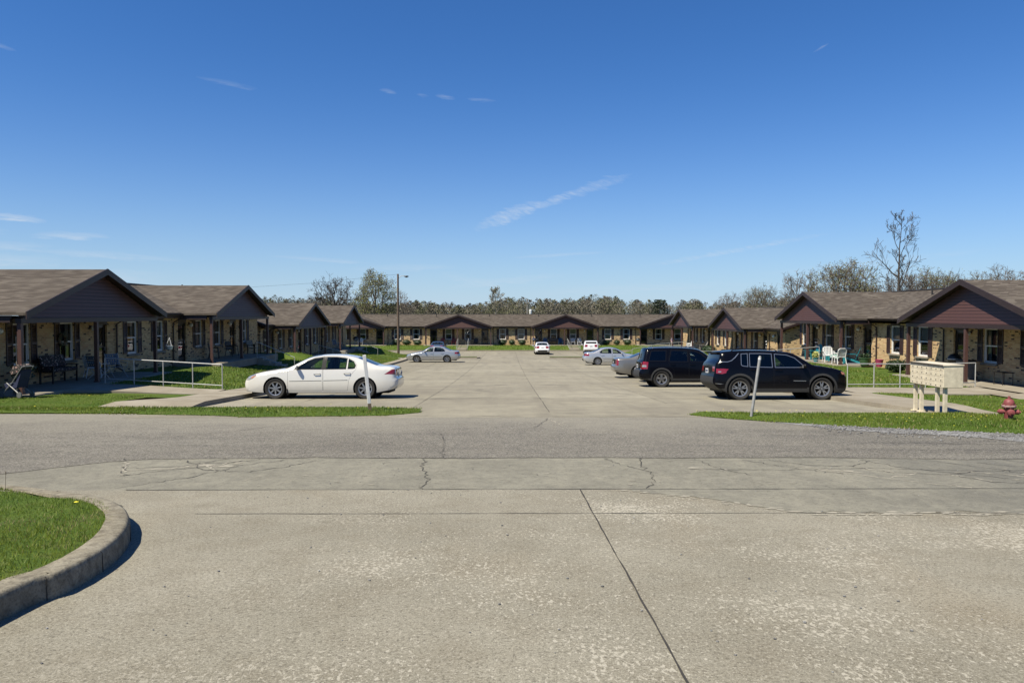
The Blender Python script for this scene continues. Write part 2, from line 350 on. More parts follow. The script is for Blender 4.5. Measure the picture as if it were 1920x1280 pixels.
    c = t.mix(t.ramp(a, [(.35, 0), (.65, 1)]), (.085, .15, .018), (.15, .215, .034)); c = t.mix(t.ramp(d, [(.55, 0), (.75, .6)]), c, (.22, .21, .07)); c = t.mix(t.ramp(b, [(.36, .7), (.52, 0)]), c, (.024, .05, .007)); c = t.mix(t.ramp(b, [(.58, 0), (.72, .5)]), c, (.14, .2, .04))
    t.bump(b, .8, .04); M['turf'] = t.fin(c, .9, spec=.15)
    t = NT('grass_blades'); at = t.N.new('ShaderNodeVertexColor'); at.layer_name = 'Col'
    t.fin(at.outputs[0], .55, spec=.3, alb=1); 
    tl = t.N.new('ShaderNodeBsdfTranslucent'); t.L.new(at.outputs[0], tl.inputs[0]); mx = t.N.new('ShaderNodeMixShader'); mx.inputs[0].default_value = .35
    t.L.new(t.b.outputs[0], mx.inputs[1]); t.L.new(tl.outputs[0], mx.inputs[2]); t.L.new(mx.outputs[0], t.out.inputs[0]); M['blades'] = t.m
    M['joint'] = plain('dark_joint', (.045, .04, .034), .95); M['crack'] = plain('crack', (.06, .055, .048), .95); M['crackfill'] = plain('pale_crack', (.42, .385, .31), .95)
    M['tar'] = plain('tar', (.09, .085, .08), .8); M['soil'] = plain('soil', (.16, .10, .05), .95, var=.4, scale=20)
    M['far_ground'] = plain('far_field', (.11, .13, .05), .95, var=.3, scale=.05)
    M['dirtedge'] = plain('worn_edge', (.2, .185, .13), .95, var=.4, scale=12)
mk_ground_mats()
def mk_house_mats():
    t = NT('buff_brick'); x, y, z = t.sep(); u = t.math('ADD', x, y)
    row = t.math('FLOOR', t.math('DIVIDE', z, .0762)); off = t.math('MULTIPLY', t.math('MODULO', t.math('ADD', row, 1000), 2.0), .5)
    ux = t.math('ADD', t.math('DIVIDE', u, .2032), off); bid = t.math('FLOOR', ux)
    w = t.white(t.comb(bid, row, .3)); w2 = t.white(t.comb(bid, row, 4.7))
    fx = t.math('FRACT', ux); fz = t.math('FRACT', t.math('DIVIDE', z, .0762))
    mort = t.math('MAXIMUM', t.math('LESS_THAN', fx, .05), t.math('LESS_THAN', fz, .14))
    c = t.ramp(w2, [(0, (.44, .28, .13)), (.35, (.57, .39, .19)), (.7, (.69, .49, .25)), (1, (.54, .31, .145))])
    cl = t.noise(2.2, 3, .6)
    dark = t.math('GREATER_THAN', t.math('ADD', w, t.math('MULTIPLY', t.math('SUBTRACT', cl, .5), .7)), .90)
    c = t.mix(dark, c, t.ramp(w2, [(0, (.035, .022, .015)), (1, (.10, .055, .035))])); c = t.mix(t.math('MULTIPLY', t.noise(30, 4), .25), c, (.25, .18, .11))
    c = t.mix(mort, c, (.50, .43, .33)); h = t.math('SUBTRACT', 1.0, mort)
    t.bump(t.math('ADD', h, t.math('MULTIPLY', t.noise(60, 3), .3)), .5, .008); M['brick'] = t.fin(c, .88, spec=.25, alb=.80)
    t = NT('brown_shingle'); x, y, z = t.sep(); u = t.math('ADD', x, y); row = t.math('FLOOR', t.math('DIVIDE', z, .048))
    tabs = t.math('FLOOR', t.math('ADD', t.math('DIVIDE', u, .32), t.math('MULTIPLY', t.white(t.comb(row, 1, 2)), 7)))
    w = t.white(t.comb(tabs, row, 1.5)); fz = t.math('FRACT', t.math('DIVIDE', z, .048)); big = t.noise(.5, 4, .6); g = t.noise(50, 3, .8); mid = t.noise(1.8, 4, .6, sc=(1, 1, 5))
    c = t.ramp(w, [(0, (.088, .071, .056)), (.5, (.146, .122, .099)), (1, (.225, .193, .160))]); c = t.mix(t.math('MULTIPLY', t.ramp(big, [(.38, 1), (.62, 0)]), .45), c, (.085, .07, .056))
    c = t.mix(t.math('MULTIPLY', t.ramp(mid, [(.4, 1), (.6, 0)]), .3), c, (.09, .07, .055))
    c = t.mix(t.math('MULTIPLY', t.math('LESS_THAN', fz, .16), .6), c, (.04, .03, .025)); c = t.mix(t.math('MULTIPLY', g, .3), c, (.09, .075, .06))
    t.bump(t.math('ADD', t.math('SUBTRACT', 1.0, fz), t.math('MULTIPLY', w, .5)), .6, .02); M['shingle'] = t.fin(c, .92, spec=.2)
    t = NT('maroon_siding'); z = t.sep()[2]; fz = t.math('FRACT', t.math('DIVIDE', z, .127)); n = t.noise(3, 4)
    c = t.mix(n, (.098, .044, .037), (.122, .058, .050)); c = t.mix(t.math('LESS_THAN', fz, .16), c, (.03, .014, .013))
    t.bump(t.math('SUBTRACT', 1.0, fz), .9, .03); M['siding'] = t.fin(c, .55, spec=.4)
    M['trim'] = plain('brown_trim', (.040, .022, .020), .5, var=.15); M['post'] = plain('maroon_post', (.105, .052, .044), .5, var=.15); M['shutter'] = plain('dark_shutter', (.060, .031, .027), .5)
    M['door'] = plain('dark_door', (.022, .016, .015), .35); M['frame'] = plain('white_frame', (.72, .71, .68), .4, var=.05, alb=.75); M['alu'] = plain('galvanised', (.60, .60, .585), .5, .2, var=.12, scale=14)
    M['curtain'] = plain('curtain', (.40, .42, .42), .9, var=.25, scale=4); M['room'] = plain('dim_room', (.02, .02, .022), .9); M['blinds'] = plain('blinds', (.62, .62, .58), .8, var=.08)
    M['pane'] = glass('house_pane', (.62, .66, .66), 1.6); M['globe'] = plain('white_globe', (.82, .82, .80), .25, var=.03, alb=.75); M['vent'] = plain('vent_pipe', (.03, .026, .024), .6); M['foundation'] = plain('footing', (.3, .27, .22), .9)
mk_house_mats()
for nm, c, ro, me in [('white_plastic', (.95, .95, .93), .45, 0), ('black_plastic', (.018, .018, .019), .5, 0), ('teal_paint', (.02, .27, .32), .5, 0), ('blue_paint', (.03, .11, .24), .5, 0), ('red_paint', (.32, .03, .03), .5, 0), ('dark_metal', (.025, .023, .022), .45, .3),
                      ('weathered_wood', (.21, .15, .10), .85, 0), ('grey_wood', (.30, .28, .25), .85, 0), ('grey_plastic', (.17, .18, .19), .5, 0), ('green_pot', (.06, .13, .05), .55, 0), ('pink_pot', (.42, .05, .13), .5, 0), ('blue_web', (.12, .18, .25), .8, 0),
                      ('cream_paint', (.86, .75, .56), .5, 0), ('dark_edge', (.06, .05, .04), .8, 0), ('yellow', (1.2, .9, .05), .7, 0), ('lilac', (.28, .25, .38), .8, 0), ('white_fabric', (.66, .65, .62), .9, 0), ('navy', (.02, .03, .09), .8, 0)]:
    M[nm] = plain(nm, c, ro, me)
# ------------------------------------------------------------------ ground, paving, lawns
def frange(a, b, s):
    n = max(1, int(round((b - a) / s))); return [a + (b - a) * i / n for i in range(n + 1)]
def sheet(name, ys, xl, xr, nx, zf, mat, kind='structure'):
    mb = MB(); V = []; F = []
    for y in ys:
        a, b = xl(y), xr(y)
        for i in range(nx + 1):
            x = a + (b - a) * i / nx; V.append((x, y, zf(x, y)))
    k = nx + 1
    for j in range(len(ys) - 1):
        for i in range(nx): F.append((j * k + i, j * k + i + 1, j * k + k + i + 1, j * k + k + i))
    o = mb.add(V, F).build(name, mat, sm=True, ang=60, fix=False); tag(o, kind=kind); return o
def ribbon(mb, pts, w, zf, lift=.004, jag=0.0, step=.25, rnd=random.Random(5)):
    P = []
    for i in range(len(pts) - 1):
        (x0, y0), (x1, y1) = pts[i], pts[i + 1]; n = max(1, int(math.hypot(x1 - x0, y1 - y0) / step))
        for k in range(n): P.append((x0 + (x1 - x0) * k / n, y0 + (y1 - y0) * k / n))
    P.append(pts[-1]); V = []; F = []
    if jag: P = [P[0]] + [(x + rnd.gauss(0, jag), y + rnd.gauss(0, jag)) for x, y in P[1:-1]] + [P[-1]]
    for i, (x, y) in enumerate(P):
        a = P[max(0, i - 1)]; b = P[min(len(P) - 1, i + 1)]; dx, dy = b[0] - a[0], b[1] - a[1]; l = math.hypot(dx, dy) or 1
        hw = w / 2 * (1 if not jag else rnd.uniform(.35, 1.5)); nx, ny = -dy / l * hw, dx / l * hw
        for s in (1, -1): V.append((x + s * nx, y + s * ny, zf(x, y) + lift))
    for i in range(len(P) - 1): F.append((2 * i, 2 * i + 1, 2 * i + 3, 2 * i + 2))
    mb.add(V, F)
zg = lambda x, y: zr(y)
sheet('ground', [-60, -20, 0, 10, 20, 30, 45, 60, 76, 97, 110, 160, 400, 1200, 3000], lambda y: -2500, lambda y: 2500, 40, lambda x, y: zr(y) - .42 if y > 12 else zr(y) - .3, M['far_ground'])
sheet('driveway', frange(-4, 8.9, .3), lambda y: -14, lambda y: 30, 40, zg, M['apron'])
def street_front(x):      # near edge of the chip seal
    return 11.45 - .35 * smooth((x - 4) / 6) - (2.6 * smooth((-5.2 - x) / 3.2))
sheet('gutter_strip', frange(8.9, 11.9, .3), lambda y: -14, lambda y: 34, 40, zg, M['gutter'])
# street, its near edge wanders
def street():
    mb = MB(); xs = frange(-70, 70, .5); V = []; F = []; n = 16
    for x in xs:
        a = street_front(x) + .05 * math.sin(x * 1.7) + .04 * math.sin(x * 4.1 + 1); b = 17.9 + .06 * math.sin(x * 1.3) if -8.6 < x < 30 else (19.1 if x < 0 else 18.2)
        for j in range(n + 1): y = a + (b - a) * j / n; V.append((x, y, zr(y) + .005))
    k = n + 1
    for i in range(len(xs) - 1):
        for j in range(n): F.append((i * k + j, i * k + k + j, i * k + k + j + 1, i * k + j + 1))
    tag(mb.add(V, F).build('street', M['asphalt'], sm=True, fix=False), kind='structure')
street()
sheet('parking_lot', frange(17.7, 76, .5), lambda y: XL(y) if y > 20.5 else -9.2, lambda y: XR(y) if y > 20.5 else 11.0, 12, lambda x, y: zr(y) + .009, M['lot'])
sheet('parking_lot_end', frange(76, 97.1, .5), lambda y: -26, lambda y: 26, 24, lambda x, y: zr(y) + .009, M['lot'])
# stone shoulder on the right
def gravel():
    mb = MB(); xs = frange(5.2, 22, .25); V = []; F = []; n = 6; r = random.Random(3)
    for x in xs:
        f = smooth((x - 5.2) / 3); b = lawn_edge_r(x) + .25; a = b - .1 - 1.35 * f * (1 + .25 * math.sin(x * 2.1) + .1 * r.uniform(-1, 1))
        for j in range(n + 1): y = a + (b - a) * j / n; V.append((x, y, zr(y) + .012))
    k = n + 1
    for i in range(len(xs) - 1):
        for j in range(n): F.append((i * k + j, i * k + k + j, i * k + k + j + 1, i * k + j + 1))
    tag(mb.add(V, F).build('gravel_shoulder', M['gravel'], sm=True, fix=False), kind='structure')
def lawn_edge_r(x):     # front edge of the right verge, x >= 4.55
    pts = [(4.5, 18.35), (5.0, 17.5), (5.6, 16.95), (6.4, 16.3), (7.2, 15.75), (8.6, 15.0), (10, 14.35), (12, 13.7), (22, 12.8), (40, 12.5)]
    for (a, b), (c, d) in zip(pts, pts[1:]):
        if x <= c: return b + (d - b) * (x - a) / (c - a)
    return pts[-1][1]
def lawn_edge_l(x):     # front edge of the left verge, x <= -2.2
    pts = [(-60, 18.9), (-16, 18.9), (-11.5, 18.75), (-9.5, 18.55), (-7.2, 18.2), (-6.3, 17.75), (-5.6, 17.85), (-4.4, 17.95), (-3.0, 18.1), (-2.25, 18.9)]
    for (a, b), (c, d) in zip(pts, pts[1:]):
        if x <= c: return b + (d - b) * (x - a) / (c - a)
    return pts[-1][1]
gravel()
def xstrip(name, x0, x1, ya, yb, n, zf, mat, step=.3, kind='structure'):
    mb = MB(); V = []; F = []; xs = frange(x0, x1, step)
    for x in xs:
        a, b = ya(x), yb(x)
        for j in range(n + 1): y = a + (b - a) * j / n; V.append((x, y, zf(x, y)))
    k = n + 1
    for i in range(len(xs) - 1):
        for j in range(n): F.append((i * k + j, i * k + k + j, i * k + k + j + 1, i * k + j + 1))
    return tag(mb.add(V, F).build(name, mat, sm=True, fix=False), kind=kind)
def vz_l(x, y): return zr(y) + .02 + .06 * smooth(min(y - lawn_edge_l(x), 1) / .5)
def vz_r(x, y): return zr(y) + .02 + .07 * smooth(min(y - lawn_edge_r(x), 1) / .6)
def back_l(x): return 19.95 - .5 * smooth((x + 4) / 1.8)
def back_r(x): return 18.35 - .45 * smooth((x - 4.5) / 2)
xstrip('verge_turf', -9.3, -2.25, lawn_edge_l, back_l, 6, vz_l, M['turf'])
xstrip('verge_turf', 4.55, 11.2, lawn_edge_r, back_r, 8, vz_r, M['turf'])
# front lawns beside the walks
def wedge_l(y): return -10.2 - (0 if y > 21.2 else .75 * (21.2 - y) + .1)
sheet('lawn', frange(18.75, 23.6, .3), lambda y: -40, lambda y: -11.2 if y > 20.8 else (-9.3 if y < 20.0 else -9.3 - (y - 20) / .8 * 1.9), 50, lambda x, y: lawn_l(x, y) - .02 * (y < 19), M['turf'])
sheet('lawn', frange(26.95, 84, .6), lambda y: -17.2, lambda y: -10.2, 16, lawn_l, M['turf'])
sheet('lawn', [23.6, 24.4, 25.2, 26.0, 26.95], lambda y: -14.8, lambda y: -10.4 - (26.95 - y) * .02 - (0 if y < 26 else 0), 8, lambda x, y: lawn_l(x, y) - .05, M['turf'])
sheet('side_yard', frange(20, 110, 3), lambda y: -90, lambda y: -16.9, 30, lambda x, y: padl(y) - .06 - .02 * max(0, -25 - x) * .3, M['turf'])
sheet('side_yard', frange(10, 110, 3), lambda y: 18.6, lambda y: 90, 30, lambda x, y: (padr(y) if y > 20 else lerp(zr(y) + .02, padr(y), smooth((y - 14) / 6))) - .06, M['turf'])
def lawn_rf(x, y):
    b = vz_r(x, y)
    return b if y < 17 else lerp(b, lawn_r(x, y), smooth((y - 17) / 4)) + .05 * smooth((y - 19.5) / 1.5) * smooth((25 - y) / 1.5) - .2 * smooth((12.62 - x) / .22) * smooth((y - 17.7) / .4)
def rl(y): return 11.25 if y < 19.2 else 11.25 + (y - 19.2) * 1.5
sheet('lawn', frange(13.0, 27.4, .3), lambda y: 11.2 + max(0, (15 - y)) * .6 if y < 17.9 else 11.2 + 1.2 * smooth((y - 17.9) / .5), lambda y: 40 if y < 23.4 else 18.5, 60, lawn_rf, M['turf'])
sheet('lawn', frange(27.3, 86, .6), lambda y: 12.05, lambda y: 18.8, 12, lawn_r, M['turf'])
sheet('lawn', frange(97.35, 104.2, .4), lambda y: -40, lambda y: 40, 40, lawn_f, M['turf'])
# walks with kerbs
def walk(name, ys, xa, xb, zf, th=.16):
    mb = MB(); V = []; F = []
    for y in ys:
        a, b = xa(y), xb(y); za, zb = zf(a, y), zf(b, y)
        V += [(a, y, za - th), (a + .015, y, za), ((a + b) / 2, y, (za + zb) / 2 + .004), (b - .015, y, zb), (b, y, zb - th)]
    k = 5
    for j in range(len(ys) - 1):
        for i in range(4): F.append((j * k + i, j * k + i + 1, j * k + k + i + 1, j * k + k + i))
    F.append((0, 4, 3, 2, 1)); n = (len(ys) - 1) * k; F.append((n, n + 1, n + 2, n + 3, n + 4))
    return tag(mb.add(V, F).build(name, M['walk']), kind='structure')
zw = lambda x, y: zr(y) + .135
zwl = lambda x, y: zr(y) + .135 * smooth((y - 19.6) / 1.8) + .012
walk('sidewalk', frange(20.0, 83, .6), lambda y: -10.25 - (1.0 if y < 23 else 0) * smooth((23 - y) / 2), XL, zwl)
walk('sidewalk', frange(17.95, 83, .6), lambda y: XR(y) + (.6 * smooth((20.5 - y) / 1.6)), lambda y: 12.45 - .35 * smooth((y - 26) / 3), lambda x, y: zr(y) + .10 * smooth((y - 18.6) / 1.8) + .03)
def ramp(name, x0, x1, ya0, ya1, yb0, yb1, zf):
    mb = MB(); V = []; F = []; n = 10
    for i in range(n + 1):
        t = i / n; x = x0 + (x1 - x0) * t; a = ya0 + (ya1 - ya0) * t; b = yb0 + (yb1 - yb0) * t; z = zf(t, x)
        V += [(x, a, z - .3), (x, a, z), (x, b, z), (x, b, z - .3)]
    for i in range(n):
        for j in range(3): F.append((i * 4 + j, i * 4 + j + 1, i * 4 + 5 + j, i * 4 + 4 + j))
    return tag(mb.add(V, F).build(name, M['walk']), kind='structure')
ramp('ramp_walk', -10.22, -14.9, 25.3, 24.6, 26.9, 26.9, lambda t, x: lawn_l(x, 26.9) + .045)
ramp('ramp_walk', 12.05, 18.4, 25.2, 26.0, 27.25, 28.3, lambda t, x: lawn_r(x, 26.5) + .05)
ramp('ramp_walk', 17.0, 24, 24.1, 21.5, 26.6, 26.3, lambda t, x: FR1 - .006)
tag(MB().b2((-26, 97.05, -4), (26, 97.32, zr(97) + .15)).build('kerb', M['walk']), kind='structure')
# islands at the end of the side rows
for (a, b) in ((-9.6, -2.7), (4.4, 10.6)):
    mb = MB(); z = zr(75.6)
    pts = [(a, 75.0), (b - .3, 75.0), (b, 75.3), (b, 75.9), (b - .3, 76.2), (a, 76.2)]
    mb.prism(pts, 'Z', z - .3, z + .15); tag(mb.build('kerb', M['walk']), kind='structure')
    xstrip('island_turf', a, b - .35, lambda x: 75.2, lambda x: 76.05, 2, lambda x, y: z + .175, M['turf'])

# kerbed lawn in the left foreground
KO = [(-3.02, -4), (-3.03, 2), (-3.08, 4.5), (-3.0, 4.95), (-3.03, 5.5), (-3.17, 6.1), (-3.45, 6.75), (-3.79, 7.25), (-4.22, 7.7), (-4.65, 8.08), (-5.25, 8.62), (-6.1, 9.15), (-8, 9.6), (-14, 9.75)]
def catmull(P, n):
    out = []
    for i in range(len(P) - 1):
        p0 = P[max(0, i - 1)]; p1 = P[i]; p2 = P[i + 1]; p3 = P[min(len(P) - 1, i + 2)]
        for k in range(n):
            t = k / n
            out.append(tuple(.5 * (2 * p1[d] + (p2[d] - p0[d]) * t + (2 * p0[d] - 5 * p1[d] + 4 * p2[d] - p3[d]) * t * t + (3 * p1[d] - p0[d] - 3 * p2[d] + p3[d]) * t ** 3) for d in range(len(p1))))
    out.append(tuple(P[-1])); return out
KC = catmull(KO, 6)
def kerb_h(x, y): return .168 * (1 - .92 * smooth((-3.9 - x) / 2.0))
def front_kerb():
    mb = MB(); V = []; F = []; rnd = random.Random(2)
    prof = [(0, -.1), (.0, .0), (.008, .72), (.018, .92), (.042, 1.0), (.17, 1.0), (.205, .98), (.21, .5)]   # inset, height share
    for i, (x, y) in enumerate(KC):
        a = KC[max(0, i - 1)]; b = KC[min(len(KC) - 1, i + 1)]; dx, dy = b[0] - a[0], b[1] - a[1]; l = math.hypot(dx, dy); nx, ny = -dy / l, dx / l
        h = kerb_h(x, y)
        for (d, s) in prof:
            px, py = x + nx * d, y + ny * d; V.append((px + rnd.uniform(-.003, .003), py, zr(py) + (h * s if s >= 0 else -.1) + rnd.uniform(-.003, .003)))
    k = len(prof)
    for i in range(len(KC) - 1):
        for j in range(k - 1): F.append((i * k + j, i * k + j + 1, i * k + k + j + 1, i * k + k + j))
    tag(mb.add(V, F).build('kerb', M['kerb'], sm=True, ang=70), kind='structure')
front_kerb()
def kerb_x(y):   # inner edge of the kerb at y
    best = None
    for (a, b), (c, d) in zip(KC, KC[1:]):
        if b <= y <= d or d <= y <= b:
            t = 0 if d == b else (y - b) / (d - b); x = a + (c - a) * t; best = x if best is None else max(best, x)
    return (best if best is not None else -8) - .205
def fl_z(x, y): return zr(y) + kerb_h(x, y) * .9 - .01 + .05 * smooth((kerb_x(min(y, 9.5)) - x) / 1.5) + .02 * math.sin(x * 2 + y * 3)
sheet('front_lawn', frange(-4, 9.2, .2), lambda y: -16, lambda y: kerb_x(y) - .0 - (.25 if y > 7.4 else 0) * smooth((y - 7.4) / .8) - (.5 if y > 8.6 else 0), 40, fl_z, M['turf'])

# joints and cracks
mb = MB()
for xx in (.89,): ribbon(mb, [(xx, -3), (xx, 8.88)], .013, zg, jag=.0018, step=.2)
ribbon(mb, [(-3.2, 7.55), (14, 7.5)], .012, zg, jag=.004); ribbon(mb, [(-4.6, 8.9), (20, 8.9)], .02, zg, jag=.006)
ribbon(mb, [(-4, 11.44), (6, 11.42)], .012, zg, .007, jag=.006)
for k in range(6, len(KC) - 8, 9):
    (x, y), (xa, ya), (xb, yb) = KC[k], KC[k - 1], KC[k + 1]; l = math.hypot(xb - xa, yb - ya); nx, ny = -(yb - ya) / l, (xb - xa) / l; h = kerb_h(x, y)
    mb.path([(x - nx * .004, y - ny * .004, zr(y)), (x - nx * .001, y - ny * .001, zr(y) + h * .86), (x + nx * .012, y + ny * .012, zr(y) + h * .93)], .003, 5)
tag(mb.build('paving_joints', M['joint'], fix=False), kind='structure')
mb = MB()
for xx in (-6.3, -2.6, 1.1, 4.8, 8.5): ribbon(mb, [(xx, 22 if abs(xx) > 3 else 19), (xx, 96.5)], .018 if abs(xx) < 3 else .014, lambda x, y: zr(y) + .009, jag=.005, step=.5)
for yy in range(24, 97, 6): ribbon(mb, [(XL(yy) if yy < 76 else -22, yy), (XR(yy) if yy < 76 else 22, yy)], .012, lambda x, y: zr(y) + .009, jag=.005, step=.5)
ribbon(mb, [(-9, 18.05), (11, 18.05)], .02, lambda x, y: zr(y) + .009, jag=.03)
tag(mb.build('lot_joints', M['joint'], fix=False), kind='structure')
rc = random.Random(11)
def crackset(name, mat, sets, w):
    mb = MB()
    for p in sets: ribbon(mb, p, w, lambda x, y: zr(y) + (.006 if y > 11.0 else 0), .0035, jag=.025, step=.08, rnd=rc)
    tag(mb.build(name, mat, fix=False), kind='structure')
crackset('cracks', M['crack'], [
    [(-5.9, 11.4), (-5.5, 10.6), (-5.15, 9.9)], [(-5.5, 10.5), (-4.7, 10.7), (-4.3, 11.4)], [(-5.2, 9.9), (-4.6, 10.5), (-3.7, 10.9), (-3.3, 11.4)], [(-4.8, 9.0), (-4.2, 9.8), (-3.9, 10.7)],
    [(-1.27, 11.4), (-1.2, 10.4), (-1.05, 9.7), (-1.02, 8.95)], [(1.5, 11.4), (1.75, 10.6), (2.0, 10.2), (1.95, 9.6), (1.7, 8.95)], [(1.95, 10.4), (2.05, 11.4)], [(2.9, 11.3), (3.0, 10.6), (3.3, 9.9)], [(3.6, 11.2), (4.3, 10.2), (4.6, 10.0)],
    [(2.6, 10.4), (3.8, 10.3), (5.2, 10.45), (6.5, 10.2), (8.2, 10.35), (9.6, 10.2), (12, 10.3)], [(5.4, 11.2), (5.7, 10.4), (6.6, 9.6)], [(6.4, 11.2), (6.9, 10.4), (7.2, 9.6)], [(7.6, 11.2), (8.0, 10.4), (7.9, 9.7)], [(9, 11), (9.4, 10.4), (10.2, 9.7)],
    [(-1.3, 14.6), (-1.1, 13.0), (-1.0, 11.5)], [(-9, 11.2), (-7.5, 13.1), (-5.6, 14.8), (-4.7, 16.4)], [(1.0, 17.5), (.6, 15.5)], [(6.5, 13.2), (8.5, 12.9), (11, 13.2)], [(5.5, 12.3), (8, 12.2), (10.5, 12.4)],
    [(6.3, 6.6), (9, 6.2)], [(-5.0, 11.3), (-4.6, 10.9), (-4.3, 10.4), (-4.0, 10.3)], [(-4.6, 10.9), (-4.1, 11.0), (-3.8, 11.35)], [(-4.3, 10.4), (-3.6, 10.2), (-3.2, 10.6), (-2.9, 11.2)], [(4.0, 11.2), (4.4, 10.7), (5.0, 10.6), (5.5, 11.1)], [(5.0, 10.6), (5.3, 10.1), (6.0, 9.9), (6.6, 10.2)], [(6.0, 9.9), (6.2, 9.4), (6.9, 9.1)], [(7.0, 10.9), (7.5, 10.5), (8.3, 10.7), (9.0, 10.4)], [(8.3, 10.7), (8.6, 11.2)], [(7.5, 10.5), (7.7, 10.0), (8.5, 9.8), (9.3, 9.9)]], .013)
crackset('pale_cracks', M['crackfill'], [[(-5.4, 10.3), (-4.9, 10.5), (-4.4, 10.75), (-4.0, 10.7)], [(-4.9, 10.3), (-4.5, 11.0)], [(-4.3, 10.6), (-4.05, 11.25)], [(4.1, 10.8), (4.5, 10.3), (4.9, 10.05)], [(4.4, 10.35), (5.2, 9.4), (5.7, 8.95)], [(6.4, 10.2), (6.9, 9.75), (7.4, 9.5), (9.0, 9.4)],
    [(7.2, 9.9), (7.0, 9.5)], [(-5.7, 11.1), (-5.2, 9.95)], [(2.9, 10.8), (3.1, 10.3)], [(5.6, 10.0), (5.1, 9.7)], [(1.2, 15.8), (1.0, 17.5)], [(8.2, 9.9), (9.8, 9.2)], [(-4.5, 10.9), (-4.25, 10.6), (-4.1, 10.35)], [(5.0, 10.55), (5.35, 10.1)], [(6.0, 9.95), (6.25, 9.4)], [(7.5, 10.45), (7.8, 10.0)]], .03)
# scaled pale ledge on the right of the apron and the wet looking patch behind it
mb = MB(); V = []
rnd = random.Random(8)
xs = frange(1.5, 11, .1)
for x in xs:
    a = 8.85 - .55 * smooth((x - 1.3) / 1.1) - .75 * smooth((x - 2.1) / 1.2) + rnd.uniform(-.05, .05) - .05 * math.sin(x * 5); V += [(x, min(a, 8.86), 0), (x, 8.875, 0)]
mb.add([(x, y, zr(y) + .004) for x, y, z in V], [(2 * i, 2 * i + 2, 2 * i + 3, 2 * i + 1) for i in range(len(xs) - 1)])
tag(mb.build('worn_patch', M['gutter'], fix=False), kind='structure')
def blobs(name, mat, spots, zf, lift):
    mb = MB()
    for (x, y, rx, ry) in spots:
        n = 11; V = [(x, y, zf(x, y) + lift)]
        for i in range(n):
            a = 2 * math.pi * i / n; k = rnd.uniform(.55, 1.2); px, py = x + rx * k * math.cos(a), y + ry * k * math.sin(a); V.append((px, py, zf(px, py) + lift))
        mb.add(V, [(0, 1 + i, 1 + (i + 1) % n) for i in range(n)])
    tag(mb.build(name, mat, fix=False), kind='structure')
sp = []
for i in range(120):
    x = rnd.uniform(1.4, 8.5); e = 8.85 - .55 * smooth((x - 1.3) / 1.1) - .75 * smooth((x - 2.1) / 1.2); sp.append((x, e + rnd.gauss(-.05, .05), rnd.uniform(.02, .11), rnd.uniform(.015, .05)))
blobs('scaled_spots', M['crackfill'], sp, zg, .0055)
blobs('scaled_spots', M['crackfill'], [(-4.4, 10.8, .12, .1), (-4.1, 10.7, .13, .08), (-4.95, 10.45, .1, .06), (-4.0, 11.0, .07, .06), (4.75, 10.2, .1, .06), (7.1, 9.9, .14, .06), (7.3, 9.6, .14, .05), (2.7, 10.5, .16, .06)] + [(rnd.uniform(-4, 10), rnd.uniform(9.1, 11.3), rnd.uniform(.02, .06), rnd.uniform(.01, .03)) for i in range(60)], zg, .0045)
# loose stones on the paving
mb = MB()
for i in range(260):
    x, y = rnd.uniform(-3, 11), rnd.uniform(3.6, 12); s = rnd.uniform(.004, .013); mb.ball((x, y, zr(y) + s * .5), (s, s * .8, s * .6), 5, 3)
for i in range(1500):
    x = rnd.uniform(6.5, 16); y = lawn_edge_r(x) - abs(rnd.gauss(.2, .7)); s = rnd.uniform(.01, .03); mb.ball((x, y, zr(y) + .012 + s * .4), (s, s * .8, s * .6), 5, 3)
tag(mb.build('loose_gravel', M['gravel'], fix=False), kind='stuff')

